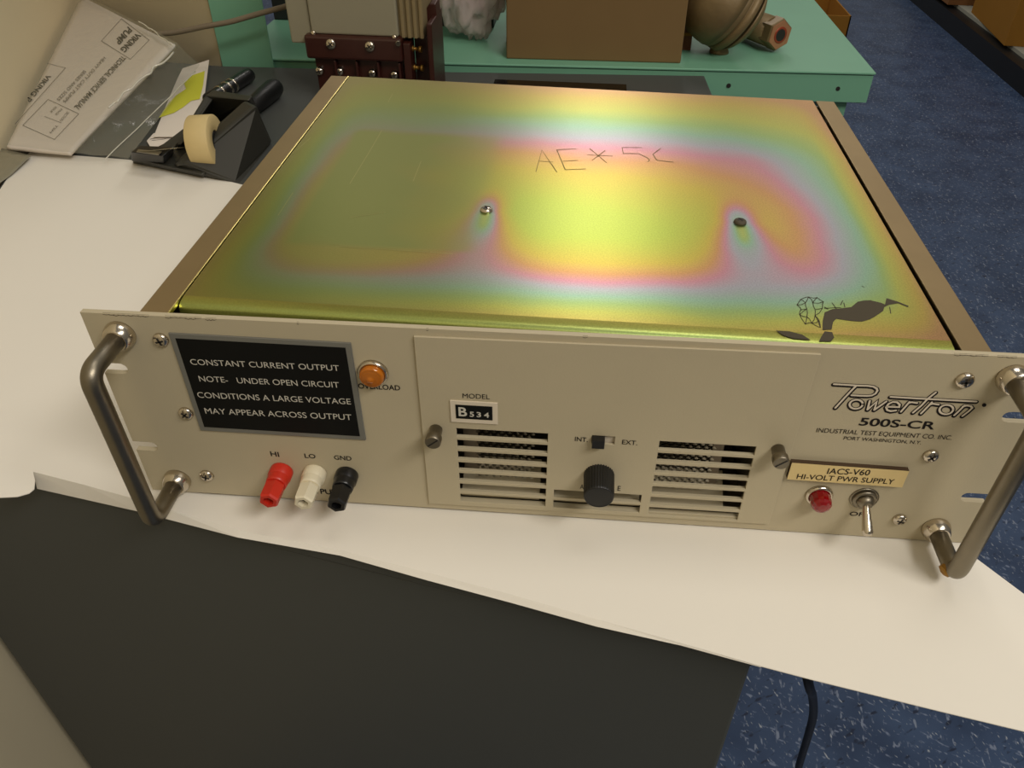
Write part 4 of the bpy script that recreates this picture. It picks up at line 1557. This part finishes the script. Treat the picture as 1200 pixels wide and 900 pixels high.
# flat glossy panel behind the supply
mb = MB()
q = [on(580, 93, 2, 0.004), on(734, 98.5, 2, 0.004)]
x0, x1 = q[0].x, q[1].x
y1 = (q[0].y+q[1].y)/2
mb.hexa([Vector((x0, y1-0.13, BZ)), Vector((x1, y1-0.125, BZ)), Vector((x1, y1+0.001, BZ)), Vector((x0, y1-0.001, BZ))], [Vector((x0, y1-0.13, 0.004)), Vector((x1, y1-0.125, 0.004)), Vector((x1, y1+0.001, 0.004)), Vector((x0, y1-0.001, 0.004))], 0)
mb.hexa([Vector((x0+0.003, y1-0.127, 0.004)), Vector((x1-0.003, y1-0.122, 0.004)), Vector((x1-0.003, y1-0.002, 0.004)), Vector((x0+0.003, y1-0.004, 0.004))], [Vector((x0+0.003, y1-0.127, 0.0044)), Vector((x1-0.003, y1-0.122, 0.0044)), Vector((x1-0.003, y1-0.002, 0.0044)), Vector((x0+0.003, y1-0.004, 0.0044))], 0)
tag(mb.build('tablet', M_GLOSSBLK, bevel=0.0008), 'thin glossy black tablet lying on the bench behind the lid', 'tablet')

# ================================================================== FLOOR ITEMS
# black cord hanging beside the cabinet
pts = [Vector((0.150, 0.02, -0.022)), Vector((0.152, 0.012, -0.05)), on(946, 794, 2, -0.12), on(952, 815, 2, -0.18), on(953, 838, 2, -0.24), on(947, 862, 2, -0.30), on(940, 885, 2, -0.36), on(935, 905, 2, -0.42), on(932, 940, 2, -0.56), on(934, 980, 2, FZ+0.03), on(944, 985, 2, FZ+0.0045), on(990, 975, 2, FZ+0.004)]
tag(MB().tube(smooth_path(pts, 8), 0.0033, 12).build('black_cable', M_RUBBER), 'black cable hanging down to the blue floor beside the dark cabinet', 'cable')

# open carton on the floor beyond the green table
c0 = on(998, 19, 2, -0.60)
ob_ = thing('open_carton', 'open low ochre carton on the floor beyond the green table', 'box', (c0.x-0.18, c0.y+0.2, FZ))
W_, D_2, th = 0.42, 0.40, 0.006
x0, x1, y0, y1 = c0.x-W_, c0.x, c0.y, c0.y+D_2
mb = MB()
mb.box((x0, y0, FZ), (x1, y1, FZ+th))
mb.box((x0, y0, FZ), (x1, y0+th, -0.60))
mb.box((x0, y1-th, FZ), (x1, y1, -0.60))
mb.box((x0, y0, FZ), (x0+th, y1, -0.60))
mb.box((x1-th, y0, FZ), (x1, y1, -0.60))
mb.build('carton_body', M_CARDDK, ob_)
mb = MB()
mb.hexa([Vector((x0, y1, -0.60)), Vector((x1, y1, -0.60)), Vector((x1, y1+0.004, -0.60)), Vector((x0, y1+0.004, -0.60))], [Vector((x0+0.02, y1+0.09, -0.54)), Vector((x1-0.02, y1+0.09, -0.54)), Vector((x1-0.02, y1+0.094, -0.54)), Vector((x0+0.02, y1+0.094, -0.54))])
mb.build('flap', M_CARDDK, ob_)

# low black platform with cartons, far right
sh = thing('pallet_shelf', 'low grey platform with a black front beam at the far right of the room', 'shelf', (2.3, 3.9, FZ))
MB().box((1.80, 2.6, FZ), (1.86, 6.4, FZ+0.085)).build('front_beam', M_RUBBER, sh)
MB().box((1.86, 2.6, FZ), (2.9, 6.4, FZ+0.10)).build('deck', mat('grey_deck', rgb(150, 150, 138), 0.7), sh)
SZ = FZ+0.10
c1 = on(1172, 57, 2, SZ)
t = carton('cardboard_box', 'tan cardboard box nearest on the low platform at the far right', c1.x+0.06, c1.x+0.56, c1.y+0.02, c1.y+0.58, SZ, SZ+0.42, M_CARDDK, -0.10)
c2 = on(1115, 13, 2, SZ)
t = carton('cardboard_box', 'darker cardboard box behind the nearest one on the far right platform', c2.x+0.02, c2.x+0.42, c2.y+0.12, c2.y+0.5, SZ, SZ+0.36, mat('red_brown_carton', rgb(122, 80, 40), 0.85), 0.0)
